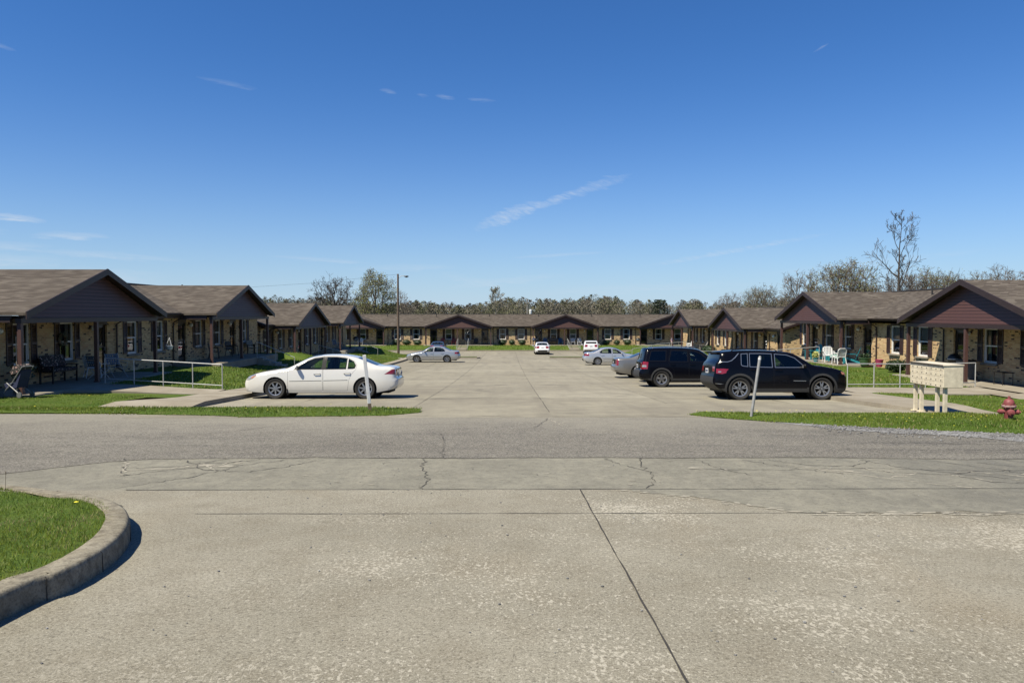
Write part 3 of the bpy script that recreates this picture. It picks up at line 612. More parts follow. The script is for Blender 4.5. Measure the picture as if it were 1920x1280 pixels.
# ------------------------------------------------------------------ apartment buildings
EZ, RZ, HW, GY = 2.6, 4.22, 4.65, -2.25      # eave, ridge, half width of a gable, front of the gable
def building(name, label, loc, rz, x0, x1, gables, gaps, extras=(), detail=True, skip=()):
    root = thing(name, label, 'apartment building', loc, rz)
    # walls with real openings: front wall built from pieces around windows and doors
    ops = []
    for g in gables:
        for dx, kind in ((-3.6, 'd'), (-1.5, 'w'), (1.2, 'w'), (3.6, 'd')): ops.append((g + dx, kind))
    for g in gaps: ops += [(g - 1.3, 'w'), (g + 1.3, 'w')]
    ops = sorted([o for o in list(ops) + list(extras) if x0 + .6 < o[0] < x1 - .6])
    w = MB(); DEP = 8.5; ZT = 2.45
    xs = x0
    for (cx, k) in ops:
        hw = .46 if k == 'w' else .5; zb, zt = (.72, 2.2) if k == 'w' else (.02, 2.1)
        w.b2((xs, 0, -.5), (cx - hw, .2, ZT)); w.b2((cx - hw, 0, -.5), (cx + hw, .2, zb)); w.b2((cx - hw, 0, zt), (cx + hw, .2, ZT)); xs = cx + hw
    w.b2((xs, 0, -.5), (x1, .2, ZT)); w.b2((x0, .2, -.5), (x0 + .2, DEP, ZT)); w.b2((x1 - .2, .2, -.5), (x1, DEP, ZT)); w.b2((x0 + .2, DEP - .2, -.5), (x1 - .2, DEP, ZT))
    # gable ends of the long roof
    for xe, s in ((x0, 1), (x1, -1)): w.prism([(0, ZT), (DEP, ZT), (DEP / 2 + .0, RZ - .12)], 'X', xe, xe + s * .2)
    w.build('wall', M['brick'], root)
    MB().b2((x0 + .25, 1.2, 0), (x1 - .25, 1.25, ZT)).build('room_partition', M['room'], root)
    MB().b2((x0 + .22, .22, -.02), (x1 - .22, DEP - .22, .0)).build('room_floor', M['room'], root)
    # long roof
    r = MB(); ye, yr = -.45, DEP / 2; yb = DEP + .45; t = .1
    r.prism([(ye, EZ), (yr, RZ), (yb, EZ), (yb, EZ - t), (yr, RZ - t), (ye, EZ - t)], 'X', x0 - .35, x1 + .35)
    roof = r.build('roof', M['shingle'], root)
    rv = MB()
    rv.path([(x0 + 3, yr, RZ + .03), (x1 - 3, yr, RZ + .03)], .055, 6); rv.build('ridge_cap', M['vent'], roof)
    for g in gables:
        for dx in (-2.2, 2.6): MB().tube((g + dx * 1.6, yr - .9, RZ - .5), (g + dx * 1.6, yr - .9, RZ + .18), .05, n=8).build('vent_pipe', M['vent'], roof)
    # fascia and gutter pieces between gables
    cuts = [x0 - .35] + [v for g in gables for v in (g - HW, g + HW)] + [x1 + .35]
    for a, b in zip(cuts[0::2], cuts[1::2]):
        if b - a > .3:
            MB().b2((a, -.43, EZ - .26), (b, -.40, EZ - .105)).build('fascia', M['trim'], root)
            g_ = MB(); g_.prism([(-.55, EZ - .03), (-.435, EZ - .03), (-.435, EZ - .15), (-.52, EZ - .15), (-.55, EZ - .08)], 'X', a + .02, b - .02); g_.build('gutter', M['trim'], root)
            MB().b2((a, -.40, EZ - .27), (b, .0, EZ - .25)).build('soffit', M['trim'], root)
    for xe, s in ((x0 - .35, -1), (x1 + .35, 1)):
        f = MB(); f.prism([(ye - .02, EZ - .19), (yr, RZ - .19), (yb, EZ - .19), (yb, EZ - .02), (yr, RZ - .02 + .0), (ye - .02, EZ - .02)], 'X', xe + s * .003, xe + s * .035); f.build('rake_board', M['trim'], root)
    slope = (RZ - EZ) / HW
    for gi, g in enumerate(gables):
        rz_ = RZ - .03
        r = MB(); r.prism([(g - HW - .05, EZ - .02), (g, rz_), (g + HW + .05, EZ - .02), (g + HW + .05, EZ - .12), (g, rz_ - .1), (g - HW - .05, EZ - .12)], 'Y', GY, yr - .1)
        gr = r.build('porch_roof', M['shingle'], root)
        f = MB()   # rake boards in front of the roof edge
        f.prism([(g - HW - .08, EZ - .24), (g, rz_ - .20), (g + HW + .08, EZ - .24), (g + HW + .08, EZ + .0), (g, rz_ + .025), (g - HW - .08, EZ + .0)], 'Y', GY - .045, GY - .003); f.build('rake_board', M['trim'] if rz else M['trim'], gr)
        s_ = MB(); s_.prism([(g - HW + .25, EZ - .20), (g + HW - .25, EZ - .20), (g, rz_ - .14)], 'Y', GY + .30, GY + .38); s_.build('gable_siding', M['siding'], root)
        so = MB()
        for sg in (-1, 1): so.prism([(g + sg * (HW + .02), EZ - .145), (g, rz_ - .125), (g, rz_ - .145), (g + sg * (HW + .02), EZ - .165)], 'Y', GY + .003, GY + .295)
        so.build('soffit', M['trim'], root)
        MB().b2((g - HW + .12, GY + .27, EZ - .36), (g + HW - .12, GY + .45, EZ - .205)).build('porch_beam', M['trim'], root)
        cl = MB(); cl.b2((g - HW + .15, GY + .46, EZ - .23), (g + HW - .15, -.003, EZ - .205)); cl.build('porch_ceiling', M['trim'], root)
        for sg in (-1, 1):
            se = MB(); se.b2((g + sg * (HW - .12), GY + .55, EZ - .34), (g + sg * (HW - .02), -.42, EZ - .125)); se.build('side_beam', M['trim'], root)
        for dx in (-4.45, -.15, 4.45):
            p = MB(); p.box((g + dx, GY + .36, (EZ - .36) / 2), (.125, .125, EZ - .36)); p.box((g + dx, GY + .36, .03), (.17, .17, .06)); p.build('porch_post', M['post'], root)
        MB().bevbox((g, -1.22, -.2), (2 * HW + .3, 2.44, .4), .012).build('porch_slab', M['walk'], root)
        for sg in (-1, 1):   # downspout with an elbow
            d = MB(); d.path([(g + sg * (HW + .12), -.5, EZ - .16), (g + sg * (HW + .12), -.5, EZ - .26), (g + sg * (HW + .12), -.07, EZ - .5), (g + sg * (HW + .12), -.06, .2), (g + sg * (HW + .12), -.3, .06)], .038, 6); d.build('downspout', M['trim'], root)
    rr = random.Random(int(abs(loc[1]) * 10 + abs(x0)))
    for (cx, k) in ops:
        if k == 'w':
            f = MB()
            for a, b in (((cx - .46, .05, .72), (cx - .41, .13, 2.2)), ((cx + .41, .05, .72), (cx + .46, .13, 2.2)), ((cx - .41, .05, .72), (cx + .41, .13, .775)), ((cx - .41, .05, 2.145), (cx + .41, .13, 2.2)), ((cx - .41, .06, 1.43), (cx + .41, .125, 1.485)),
                         ((cx - .41, .085, .775), (cx - .375, .12, 1.43)), ((cx + .375, .085, .775), (cx + .41, .12, 1.43)), ((cx - .375, .085, .775), (cx + .375, .12, .81))): f.b2(a, b)
            win = f.build('window', M['frame'], root)
            MB().add([(cx - .41, .1, .78), (cx + .41, .1, .78), (cx + .41, .1, 2.145), (cx - .41, .1, 2.145)], [(0, 1, 2, 3)]).build('pane', M['pane'], win, fix=False)
            kind = rr.random(); c = MB()
            if kind < .55:
                zb = rr.choice([1.46, .8, 1.2, 1.46]); n = int((2.14 - zb) / .05)
                for i in range(n): c.box((cx, .17, 2.13 - i * .05), (.8, .03, .038), mat=Matrix.Rotation(.7, 3, 'X'))
                c.build('blinds', M['blinds'], win)
            else:
                for sg in (-1, 1):
                    pts = [(cx + sg * (.16 + .25 * i / 8), .18 + .02 * (i % 2)) for i in range(9)]
                    c.add([(x, y, z) for z in (.8, 2.14) for x, y in pts], [(i, i + 1, 10 + i, 9 + i) for i in range(8)])
                c.build('curtain', M['curtain'], win, fix=False)
            MB().bevbox((cx, -.03, .67), (1.06, .14, .09), .012).build('window_sill', M['foundation'], win)
            MB().b2((cx - .47, -.02, 2.2), (cx + .47, .03, EZ - .255)).build('head_panel', M['trim'], root)
            for sg in (-1, 1):
                sh = MB(); X = cx + sg * .66
                for a, b in (((X - .17, -.035, .74), (X - .125, -.003, 2.22)), ((X + .125, -.035, .74), (X + .17, -.003, 2.22)), ((X - .125, -.035, .74), (X + .125, -.003, .82)), ((X - .125, -.035, 2.14), (X + .125, -.003, 2.22)), ((X - .125, -.035, 1.44), (X + .125, -.003, 1.52))): sh.b2(a, b)
                for i in range(26):
                    z = .84 + i * .0505
                    if abs(z - 1.48) > .05: sh.box((X, -.017, z), (.25, .008, .045), mat=Matrix.Rotation(-.55, 3, 'X'))
                sh.build('shutter', M['shutter'], root)
        else:
            d = MB(); d.b2((cx - .5, .08, .02), (cx - .455, .16, 2.1)); d.b2((cx + .455, .08, .02), (cx + .5, .16, 2.1)); d.b2((cx - .455, .08, 2.05), (cx + .455, .16, 2.1))
            d.b2((cx - .455, .1, .03), (cx + .455, .14, .25)); d.b2((cx - .455, .1, .25), (cx - .36, .14, 2.05)); d.b2((cx + .36, .1, .25), (cx + .455, .14, 2.05)); d.b2((cx - .36, .1, 1.1), (cx + .36, .14, 1.2)); d.b2((cx - .36, .1, 1.96), (cx + .36, .14, 2.05))
            dr = d.build('door', M['door'], root)
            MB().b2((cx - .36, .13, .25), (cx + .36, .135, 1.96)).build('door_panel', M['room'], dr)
            MB().add([(cx - .36, .115, .25), (cx + .36, .115, .25), (cx + .36, .115, 1.96), (cx - .36, .115, 1.96)], [(0, 1, 2, 3)]).build('pane', M['pane'], dr, fix=False)
            MB().path([(cx + .4, .1, 1.0), (cx + .4, .05, 1.0), (cx + .4, .05, 1.12), (cx + .4, .1, 1.12)], .012, 6).build('handle', M['alu'], dr)
            MB().b2((cx - .5, -.01, 2.1), (cx + .5, .03, EZ - .255)).build('head_panel', M['trim'], root)
            side = 1 if any(abs(cx - (g - 3.6)) < .01 for g in gables) else -1
            l = MB(); l.box((cx + side * .8, -.03, 2.02), (.1, .06, .1)); l.build('porch_light', M['trim'], root); gl = MB(); gl.ball((cx + side * .8, -.14, 1.95), .1, 12, 8); gl.build('lamp_globe', M['globe'], root, sm=True)
    return root
XWL, XWR, YWF = -17.15, 20.55, 103.75
B = {}
B['l1'] = building('apartment_building', 'nearest brick apartment building in shade behind the long handrail, brown gables facing the white sedan', (XWL, 0, FL1), R(90), 13.5, 51.0, [27.75, 42.8], [35.28, 50.0 - .3], [(19.9, 'w'), (17.5, 'w')])
B['l2'] = building('apartment_building', 'farther shaded brick apartment building past the stairs, its last gable beside the wooden light pole', (XWL, 0, FL2), R(90), 51.6, 79.0, [57.8, 72.3], [65.05], [(52.9, 'w')])
B['r1'] = building('apartment_building', 'sunlit brick apartment building behind the cream mailbox unit, maroon siding in its gables', (XWR, 0, FR1), R(-90), -51.6, -13.5, [-29.75, -45.6], [-37.65], [(-51.0 + .2, 'w'), (-22, 'w'), (-19, 'w')])
B['r2'] = building('apartment_building', 'sunlit brick apartment building with two maroon gables behind the two black vehicles', (XWR, 0, FR2), R(-90), -86.0, -54.4, [-62.3, -78.6], [-70.45], [(-55.6, 'd')])
B['f'] = building('apartment_building', 'long brick apartment building across the far end of the lot with clipped hedges in front', (0, YWF, FF), 0, -28.2, 29.5, [-21.4, -6.65, 8.1, 22.85], [-14.0, .72, 15.5])
# ------------------------------------------------------------------ cars
def pip(poly, x, z):
    c = False; n = len(poly); j = n - 1
    for i in range(n):
        (xi, zi), (xj, zj) = poly[i], poly[j]
        if (zi > z) != (zj > z) and x < (xj - xi) * (z - zi) / (zj - zi) + xi: c = not c
        j = i
    return c
def inset(poly, d):
    n = len(poly); A = sum(poly[i][0] * poly[(i + 1) % n][1] - poly[(i + 1) % n][0] * poly[i][1] for i in range(n)); s = 1 if A > 0 else -1; out = []
    for i in range(n):
        p0, p1, p2 = Vector(poly[i - 1]), Vector(poly[i]), Vector(poly[(i + 1) % n]); e1 = (p1 - p0).normalized(); e2 = (p2 - p1).normalized()
        n1 = Vector((-e1.y, e1.x)) * s; n2 = Vector((-e2.y, e2.x)) * s; b = (n1 + n2)
        if b.length < .2: b = n1
        k = d / max(.35, b.normalized().dot(n1)); q = p1 + b.normalized() * k; out.append((q.x, q.y))
    return out
CARM = {}
CARM['glass_clear'] = glass('car_glass', (.66, .76, .68), 1.1); CARM['glass_dark'] = glass('privacy_glass', (.035, .04, .045), 1.2); CARM['glass_mid'] = glass('car_glass_grey', (.42, .48, .45), 1.2)
CARM['tyre'] = plain('tyre_rubber', (.022, .021, .020), .85); CARM['rim'] = plain('alloy', (.50, .50, .51), .3, .75, var=.1); CARM['black'] = plain('black_trim', (.008, .008, .009), .45, spec=.2); CARM['well'] = plain('wheel_well', (.008, .008, .008), .95)
CARM['red'] = plain('red_lens', (.30, .012, .016), .12, var=.1, coat=1); CARM['clear'] = plain('clear_lens', (.40, .42, .44), .12, .2, var=.25, scale=20, coat=1); CARM['amber'] = plain('amber_lens', (.50, .20, .10), .15, coat=1)
CARM['chrome'] = plain('chrome', (.62, .62, .60), .28, .8, var=.03); CARM['plate'] = plain('licence_plate', (.70, .72, .76), .4, var=.1, scale=40); CARM['seat'] = plain('seat_cloth', (.13, .12, .105), .9); CARM['cabin'] = plain('cabin_trim', (.05, .048, .045), .8)
CARM['cladding'] = plain('grey_cladding', (.035, .035, .036), .7); CARM['ink'] = plain('plate_ink', (.03, .05, .16), .5)

def car(name, label, S, paint_m, loc, rz, group=None, category='car'):
    """S: side-view template; x runs from the nose (0) to the tail"""
    root = thing(name, label, category, (0, 0, 0), 0, group)
    sil = S['sil']; n_sub = 4; L = max(p[0] for p in sil)
    fine = catmull(sil, n_sub); par = [i / n_sub for i in range(len(fine))]
    hw, belt, tum = S['hw'], S['belt'], S['tumble']; fx, fa, bx, ba = S.get('fx', 1.0), S.get('fa', .2), S.get('bx', .8), S.get('ba', .1); rad = S.get('round', .09)
    seg = np.array(fine)
    def W(x, z, edge=True):
        b = hw
        if z < .55: b -= .06 * ((.55 - z) / .35) ** 2
        elif z < belt: b -= .03 * ((z - .55) / (belt - .55)) ** 2
        else: b -= .03 + (z - belt) * tum
        if x < fx: b -= fa * ((fx - x) / fx) ** 2.3
        if x > L - bx: b -= ba * ((x - L + bx) / bx) ** 2.3
        if edge:
            P = np.array((x, z)); A = seg[:-1]; D = seg[1:] - A; t = np.clip(((P - A) * D).sum(1) / np.maximum((D * D).sum(1), 1e-9), 0, 1)
            d = float(np.sqrt((((A + D * t[:, None]) - P) ** 2).sum(1)).min())
            if d < rad: b -= rad - math.sqrt(max(0, rad * rad - (rad - d) ** 2))
        return b
    # ---- outline of the side
    wx, wr = S['wheels'], S['R']; Ra = wr * S.get('arch', 1.17); bz = S['bot']
    out = list(fine); (x1, z1) = fine[-1]; (x0, z0) = fine[0]
    def arch(cx):
        a0 = math.asin((bz - wr) / Ra); k = 14
        return [(cx + Ra * math.cos(a0 + (math.pi - 2 * a0) * i / k), wr + Ra * math.sin(a0 + (math.pi - 2 * a0) * i / k)) for i in range(k + 1)]
    arR, arF = arch(wx[1]), arch(wx[0])
    def line(a, b, st=.12):
        n = max(1, int(math.dist(a, b) / st)); return [(a[0] + (b[0] - a[0]) * i / n, a[1] + (b[1] - a[1]) * i / n) for i in range(1, n)]
    out += line((x1, z1), arR[0]) + arR + line(arR[-1], arF[0]) + arF + line(arF[-1], (x0, z0))
    # ---- regions on the side, first match wins
    regs = []
    for i, w in enumerate(S['windows']): regs += [('window%d' % i, inset(w, .018)), ('seal', w)]
    for nm, poly in S.get('marks', []): regs.append((nm, poly))
    for i, d in enumerate(S['doors']): regs += [('door%d' % i, inset(d, .007)), ('seam', d)]
    if S.get('clad'):
        regs.append(('cladding', [(-1, bz + S['clad']), (L + 1, bz + S['clad']), (L + 1, -1), (-1, -1)]))
        for cx in wx:
            regs.append(('cladding', [(cx + (Ra + .065) * math.cos(a), wr + (Ra + .065) * math.sin(a)) for a in [math.pi * 2 * i / 40 for i in range(40)]]))
    pts, edges = [], []
    def addloop(P, close=True):
        b = len(pts); pts.extend(Vector(p) for p in P)
        for i in range(len(P) - (0 if close else 1)): edges.append((b + i, b + (i + 1) % len(P)))
    addloop(out)
    for nm, poly in regs:
        if nm == 'cladding' and len(poly) == 4: addloop([(x, bz + S['clad']) for x in np.linspace(0.05, L - .05, 40)], False); continue
        P = []
        for i in range(len(poly)): P += [poly[i]] + line(poly[i], poly[(i + 1) % len(poly)], .1)
        addloop(P)
    zmax = max(p[1] for p in sil)
    for x in np.arange(.04, L, .07):
        for z in np.arange(.16, zmax, .06):
            pts.append(Vector((float(x) + .003 * math.sin(z * 90), float(z) + .003 * math.sin(x * 70))))
    V2, E, F2, _, _, _ = delaunay_2d_cdt(pts, edges, [], 0, 1e-5)
    V3 = []
    for v in V2: V3.append((v.x, -W(v.x, v.y), v.y))
    groups = {}
    V = list(V3); 
    for f in F2:
        cx = sum(V2[i].x for i in f) / len(f); cz = sum(V2[i].y for i in f) / len(f)
        if not pip(out, cx, cz): continue
        k = 'body'
        for nm, poly in regs:
            if pip(poly, cx, cz): k = nm; break
        groups.setdefault(k, []).append(tuple(f))
    # ---- normals on the side sheet
    def vnormals(V, FF):
        A = np.array(V); N = np.zeros_like(A)
        for f in FF:
            a, b, c = A[f[0]], A[f[1]], A[f[2]]; n = np.cross(b - a, c - a)
            for i in f: N[i] += n
        return N / np.maximum(np.linalg.norm(N, axis=1)[:, None], 1e-9)
    allf = [f for g in groups.values() for f in g]; NS = vnormals(V, allf)
    flip = NS[:, 1].sum() > 0
    if flip:
        NS = -NS; groups = {k: [f[::-1] for f in g] for k, g in groups.items()}
    # ---- top strip over nose, bonnet, screens, roof and tail
    ts = [-1, -.97, -.9, -.8, -.68, -.55, -.4, -.2, 0, .2, .4, .55, .68, .8, .9, .97, 1]
    TV = []; TF = {}; cf, cb, ct = S.get('crown', (.10, .05, .035))
    for i, (x, z) in enumerate(fine):
        a = seg[max(0, i - 1)]; b = seg[min(len(fine) - 1, i + 1)]; d = b - a; d = d / (np.linalg.norm(d) + 1e-9); nx, nz = -d[1], d[0]
        c = ct * max(nz, 0) + cf * max(-nx, 0) + cb * max(nx, 0); we = W(x, z)
        for t in ts:
            k = 1 - t * t; TV.append((x + nx * c * k, t * we, z + nz * c * k))
    m = len(ts)
    def strip_cls(p, t):
        for nm, p0, p1, t0, t1 in S['strip']:
            if p0 <= p < p1 and t0 <= abs(t) < t1: return nm
        return 'body'
    for i in range(len(fine) - 1):
        p = (par[i] + par[i + 1]) / 2
        for j in range(m - 1):
            t = (ts[j] + ts[j + 1]) / 2; k = strip_cls(p, t); side = -1 if t < 0 else 1
            TF.setdefault((k, side), []).append((i * m + j, (i + 1) * m + j, (i + 1) * m + j + 1, i * m + j + 1))
    tf_all = [f for g in TF.values() for f in g]; NTP = vnormals(TV, tf_all)
    if NTP[:, 2].sum() < 0:
        NTP = -NTP; TF = {k: [f[::-1] for f in g] for k, g in TF.items()}
    def part(name, pieces, mats, parent):
        "pieces: list of (verts, normals, faces, material index)"
        vs, ns, fs, ms = [], [], [], []
        for (PV, PN, PF, mi) in pieces:
            used = sorted({i for f in PF for i in f}); mp = {u: len(vs) + k for k, u in enumerate(used)}
            vs += [PV[u] for u in used]; ns += [tuple(PN[u]) for u in used]; fs += [tuple(mp[i] for i in f) for f in PF]; ms += [mi] * len(PF)
        if not fs: return None
        me = bpy.data.meshes.new(name); me.from_pydata(vs, [], fs)
        for q in (mats if isinstance(mats, (list, tuple)) else [mats]): me.materials.append(q)
        me.polygons.foreach_set('material_index', ms); me.polygons.foreach_set('use_smooth', [True] * len(fs)); me.update()
        me.normals_split_custom_set_from_vertices([Vector(n).normalized() if Vector(n).length > 0 else Vector((0, 0, 1)) for n in ns])
        o = bpy.data.objects.new(name, me); COL.objects.link(o); o.parent = parent; KIDS.setdefault(parent.name, []).append(o); return o
    VR = [(x, -y, z) for x, y, z in V]; NR = NS * np.array([1, -1, 1]); GR = {k: [f[::-1] for f in g] for k, g in groups.items()}
    sides = ((V, NS, groups, -1), (VR, NR, GR, 1))
    P = []
    for VV, NN, G, s in sides:
        P.append((VV, NN, G.get('body', []), 0)); P.append((VV, NN, G.get('seam', []), 1)); P.append((VV, NN, G.get('cladding', []), 2)); P.append((VV, NN, G.get('seal', []), 3)); P.append((VV, NN, G.get('black', []), 1)); P.append((VV, NN, G.get('chrome', []), 4))
        for k, mi in (('body', 0), ('black', 1), ('cladding', 2), ('chrome', 4), ('grille', 1)): P.append((TV, NTP, TF.get((k, s), []), mi))
    sealm = CARM['chrome'] if S.get('chrome_seal') else CARM['black']
    body = part('body', P, [paint_m, CARM['black'], CARM['cladding'], sealm, CARM['chrome']], root)
    gm = CARM[S.get('glass', 'glass_clear')]; gd = CARM[S.get('glass_rear', S.get('glass', 'glass_clear'))]
    part('windshield', [(TV, NTP, TF.get(('wind', s), []), 0) for s in (-1, 1)], CARM[S.get('glass', 'glass_clear')], root)
    part('rear_window', [(TV, NTP, TF.get(('rearw', s), []), 0) for s in (-1, 1)], gd, root)
    for VV, NN, G, s in sides:
        part('headlight', [(VV, NN, G.get('headlight', []), 0), (TV, NTP, TF.get(('headlight', s), []), 0), (VV, NN, G.get('amber', []), 1)], [CARM['clear'], CARM['amber']], root)
        part('tail_light', [(VV, NN, G.get('tail_light', []), 0), (TV, NTP, TF.get(('tail_light', s), []), 0), (VV, NN, G.get('tail_clear', []), 1)], [CARM['red'], CARM['clear']], root)
        for i in range(len(S['doors'])):
            dr = part('door', [(VV, NN, G.get('door%d' % i, []), 0), (VV, NN, G.get('strip%d' % i, []), 1)], [paint_m, CARM['chrome'] if S.get('chrome_strip') else CARM['cladding']], root)
            for wi in S['door_windows'][i]:
                part('window', [(VV, NN, G.get('window%d' % wi, []), 0)], gm if i == 0 else gd, dr)
            hx, hz = S['handles'][i]; h = MB(); y = W(hx, hz)
            h.path([(hx - .11, s * (y + .002), hz - .004), (hx - .085, s * (y + .036), hz), (hx + .085, s * (y + .036), hz + .006), (hx + .11, s * (y + .002), hz + .004)], .013, 6)
            h.build('handle', CARM['chrome'] if S.get('chrome_handle') else paint_m, dr, sm=True)
        for wi in S.get('body_windows', []): part('quarter_window', [(VV, NN, G.get('window%d' % wi, []), 0)], gd, root)
        mx, mz = S['mirror']; y = W(mx, mz); q = MB(); q.ball((mx, s * (y + .13), mz + .04), (.06, .105, .075), 10, 6); q.path([(mx - .02, s * (y - .02), mz - .02), (mx, s * (y + .1), mz)], .022, 6); mr = q.build('mirror', paint_m if S.get('body_mirror', True) else CARM['black'], root, sm=True)
        MB().add([(mx + .058, s * (y + .06), mz - .01), (mx + .058, s * (y + .2), mz - .01), (mx + .058, s * (y + .2), mz + .085), (mx + .058, s * (y + .06), mz + .085)], [(0, 1, 2, 3)]).build('mirror_glass', CARM['chrome'], mr)
    # ---- underside, wheel wells, cabin
    u = MB(); u.b2((.25, -hw + .22, bz - .02), (L - .3, hw - .22, .62))
    for cx in wx:
        for s in (-1, 1):
            k = 14; vs = []; 
            for yy in (hw - .30, hw - .045):
                for i in range(k + 1):
                    a = -.35 + (math.pi + .7) * i / k; vs.append((cx + (Ra + .004) * math.cos(a), s * yy, wr + (Ra + .004) * math.sin(a)))
            u.add(vs, [(i, i + 1, k + 2 + i, k + 1 + i) for i in range(k)])
            vs = [(cx, s * (hw - .31), wr)] + [(cx + Ra * 1.05 * math.cos(2 * math.pi * i / 20), s * (hw - .31), wr + Ra * 1.05 * math.sin(2 * math.pi * i / 20)) for i in range(20)]
            u.add(vs, [(0, 1 + i, 1 + (i + 1) % 20) for i in range(20)])
    u.build('underbody', CARM['well'], root)
    cab = MB(); xc0, xc1 = S['cabin']; cab.b2((xc0, -hw + .13, .3), (xc1, hw - .13, belt - .22)); cab.b2((xc0, -hw + .16, belt - .22), (xc0 + .32, hw - .16, belt - .05)); cab.b2((xc1 - .25, -hw + .18, belt - .22), (xc1, hw - .18, belt - .03))
    cab.build('cabin', CARM['cabin'], root)
    for k, sx in enumerate(S['seats']):
        for sy in ((-.37, .37) if k == 0 else (-.42, 0, .42)):
            q = MB(); q.box((sx, sy, belt - .03), (.13, .46 if k == 0 else .40, .55), mat=Matrix.Rotation(.16, 3, 'Y')); q.box((sx + .07, sy, belt + .30), (.09, .25, .15)); q.build('car_seat', CARM['seat'], root)
    # ---- wheels
    def wheel(cx, s):
        we = bpy.data.objects.new('wheel', None); COL.objects.link(we); we.parent = root; we.location = (cx, s * (hw - .13), wr); KIDS.setdefault(root.name, []).append(we); tr = wr * S.get('rim', .66); w2 = .105
        ty = MB(); ty.lathe([(tr, -w2 * .8), (wr * .93, -w2), (wr, -w2 * .72), (wr, w2 * .72), (wr * .93, w2), (tr + .012, w2 * .86), (tr, w2 * .7)], 28, axis='Y', closed=True); ty.build('tyre', CARM['tyre'], we, sm=True, ang=50)
        r = MB(); r.mi = 0; f = s * w2 * .62
        r.lathe([(tr - .03, f * .4), (tr - .03, f), (tr + .004, f * 1.15), (tr + .004, f * .4)], 28, axis='Y', closed=True)
        r.mi = 1; r.lathe([(0.0, f * .1), (tr - .01, f * .1)], 20, axis='Y')
        ns = S.get('spokes', 6); r.mi = S.get('spoke_mat', 0)
        for i in range(ns):
            a = 2 * math.pi * i / ns + .3; sp = S.get('split', 0)
            for off in ((-sp, sp) if sp else (0,)):
                ca, sa = math.cos(a), math.sin(a); w0, w1 = S.get('sw', (.045, .03)); vs = []
                for (rr_, ww, o) in ((tr * .16, w0, 0), (tr - .02, w1, off)):
                    for e in (-1, 1):
                        for yy in (f * .3, f * 1.0 if rr_ < tr * .3 else f * .95): vs.append((rr_ * ca - (e * ww / 2 + o) * sa, yy, rr_ * sa + (e * ww / 2 + o) * ca))
                r.add(vs, [(0, 1, 5, 4), (2, 6, 7, 3), (1, 3, 7, 5), (0, 4, 6, 2), (0, 2, 3, 1), (4, 5, 7, 6)])
        r.mi = 0; r.lathe([(.001, f * 1.12), (.03, f * 1.1), (.042, f * .6), (.042, f * .2)], 12, axis='Y')
        for i in range(5): a = 2 * math.pi * i / 5; r.mi = 1; r.ball((.06 * math.cos(a), f * .95, .06 * math.sin(a)), .011, 6, 4)
        r.build('rim', [CARM['rim'], CARM['well']], we, sm=True)
    for cx in wx:
        for s in (-1, 1): wheel(cx, s)
    # ---- tail details
    px, pz = S['plate']; q = MB(); q.box((px, 0, pz), (.012, .31, .155)); pl = q.build('licence_plate', CARM['plate'], root)
    q = MB(); rnd = random.Random(4)
    for i in range(6): q.box((px + .008, -.1 + i * .04 , pz), (.004, .022, .06))
    q.build('plate_characters', CARM['ink'], pl)
    if S.get('rails'):
        z, xa, xb, yy = S['rails']
        for s in (-1, 1): MB().path([(xa, s * yy, z - .05), (xa + .08, s * yy, z + .015), ((xa + xb) / 2, s * yy, z + .035), (xb - .08, s * yy, z + .0), (xb, s * yy, z - .06)], .017, 6).build('roof_rail', CARM['chrome' if S.get('rail_chrome') else 'black'], root, sm=True)
    for nm, a, b, mk in S.get('boxes', []): MB().bevbox([(a[i] + b[i]) / 2 for i in range(3)], [abs(b[i] - a[i]) for i in range(3)], min(.02, min(abs(b[i] - a[i]) for i in range(3)) * .24)).build(nm, CARM[mk] if mk in CARM else paint_m, root, sm=True)
    # ---- stand on the sloping paving, body centre over loc
    z = zr(loc[1]) + .012; sl = (zr(loc[1] + .8) - zr(loc[1] - .8)) / 1.6
    up = Vector((0, -sl, 1)).normalized(); fw = Vector((math.cos(rz), math.sin(rz), 0)); fw = (fw - up * fw.dot(up)).normalized(); sd = up.cross(fw)
    Mt = Matrix((fw, sd, up)).transposed().to_4x4(); Mt.translation = Vector((loc[0], loc[1], z)) - fw * (wx[0] + wx[1]) / 2
    root.matrix_world = Mt
    return root

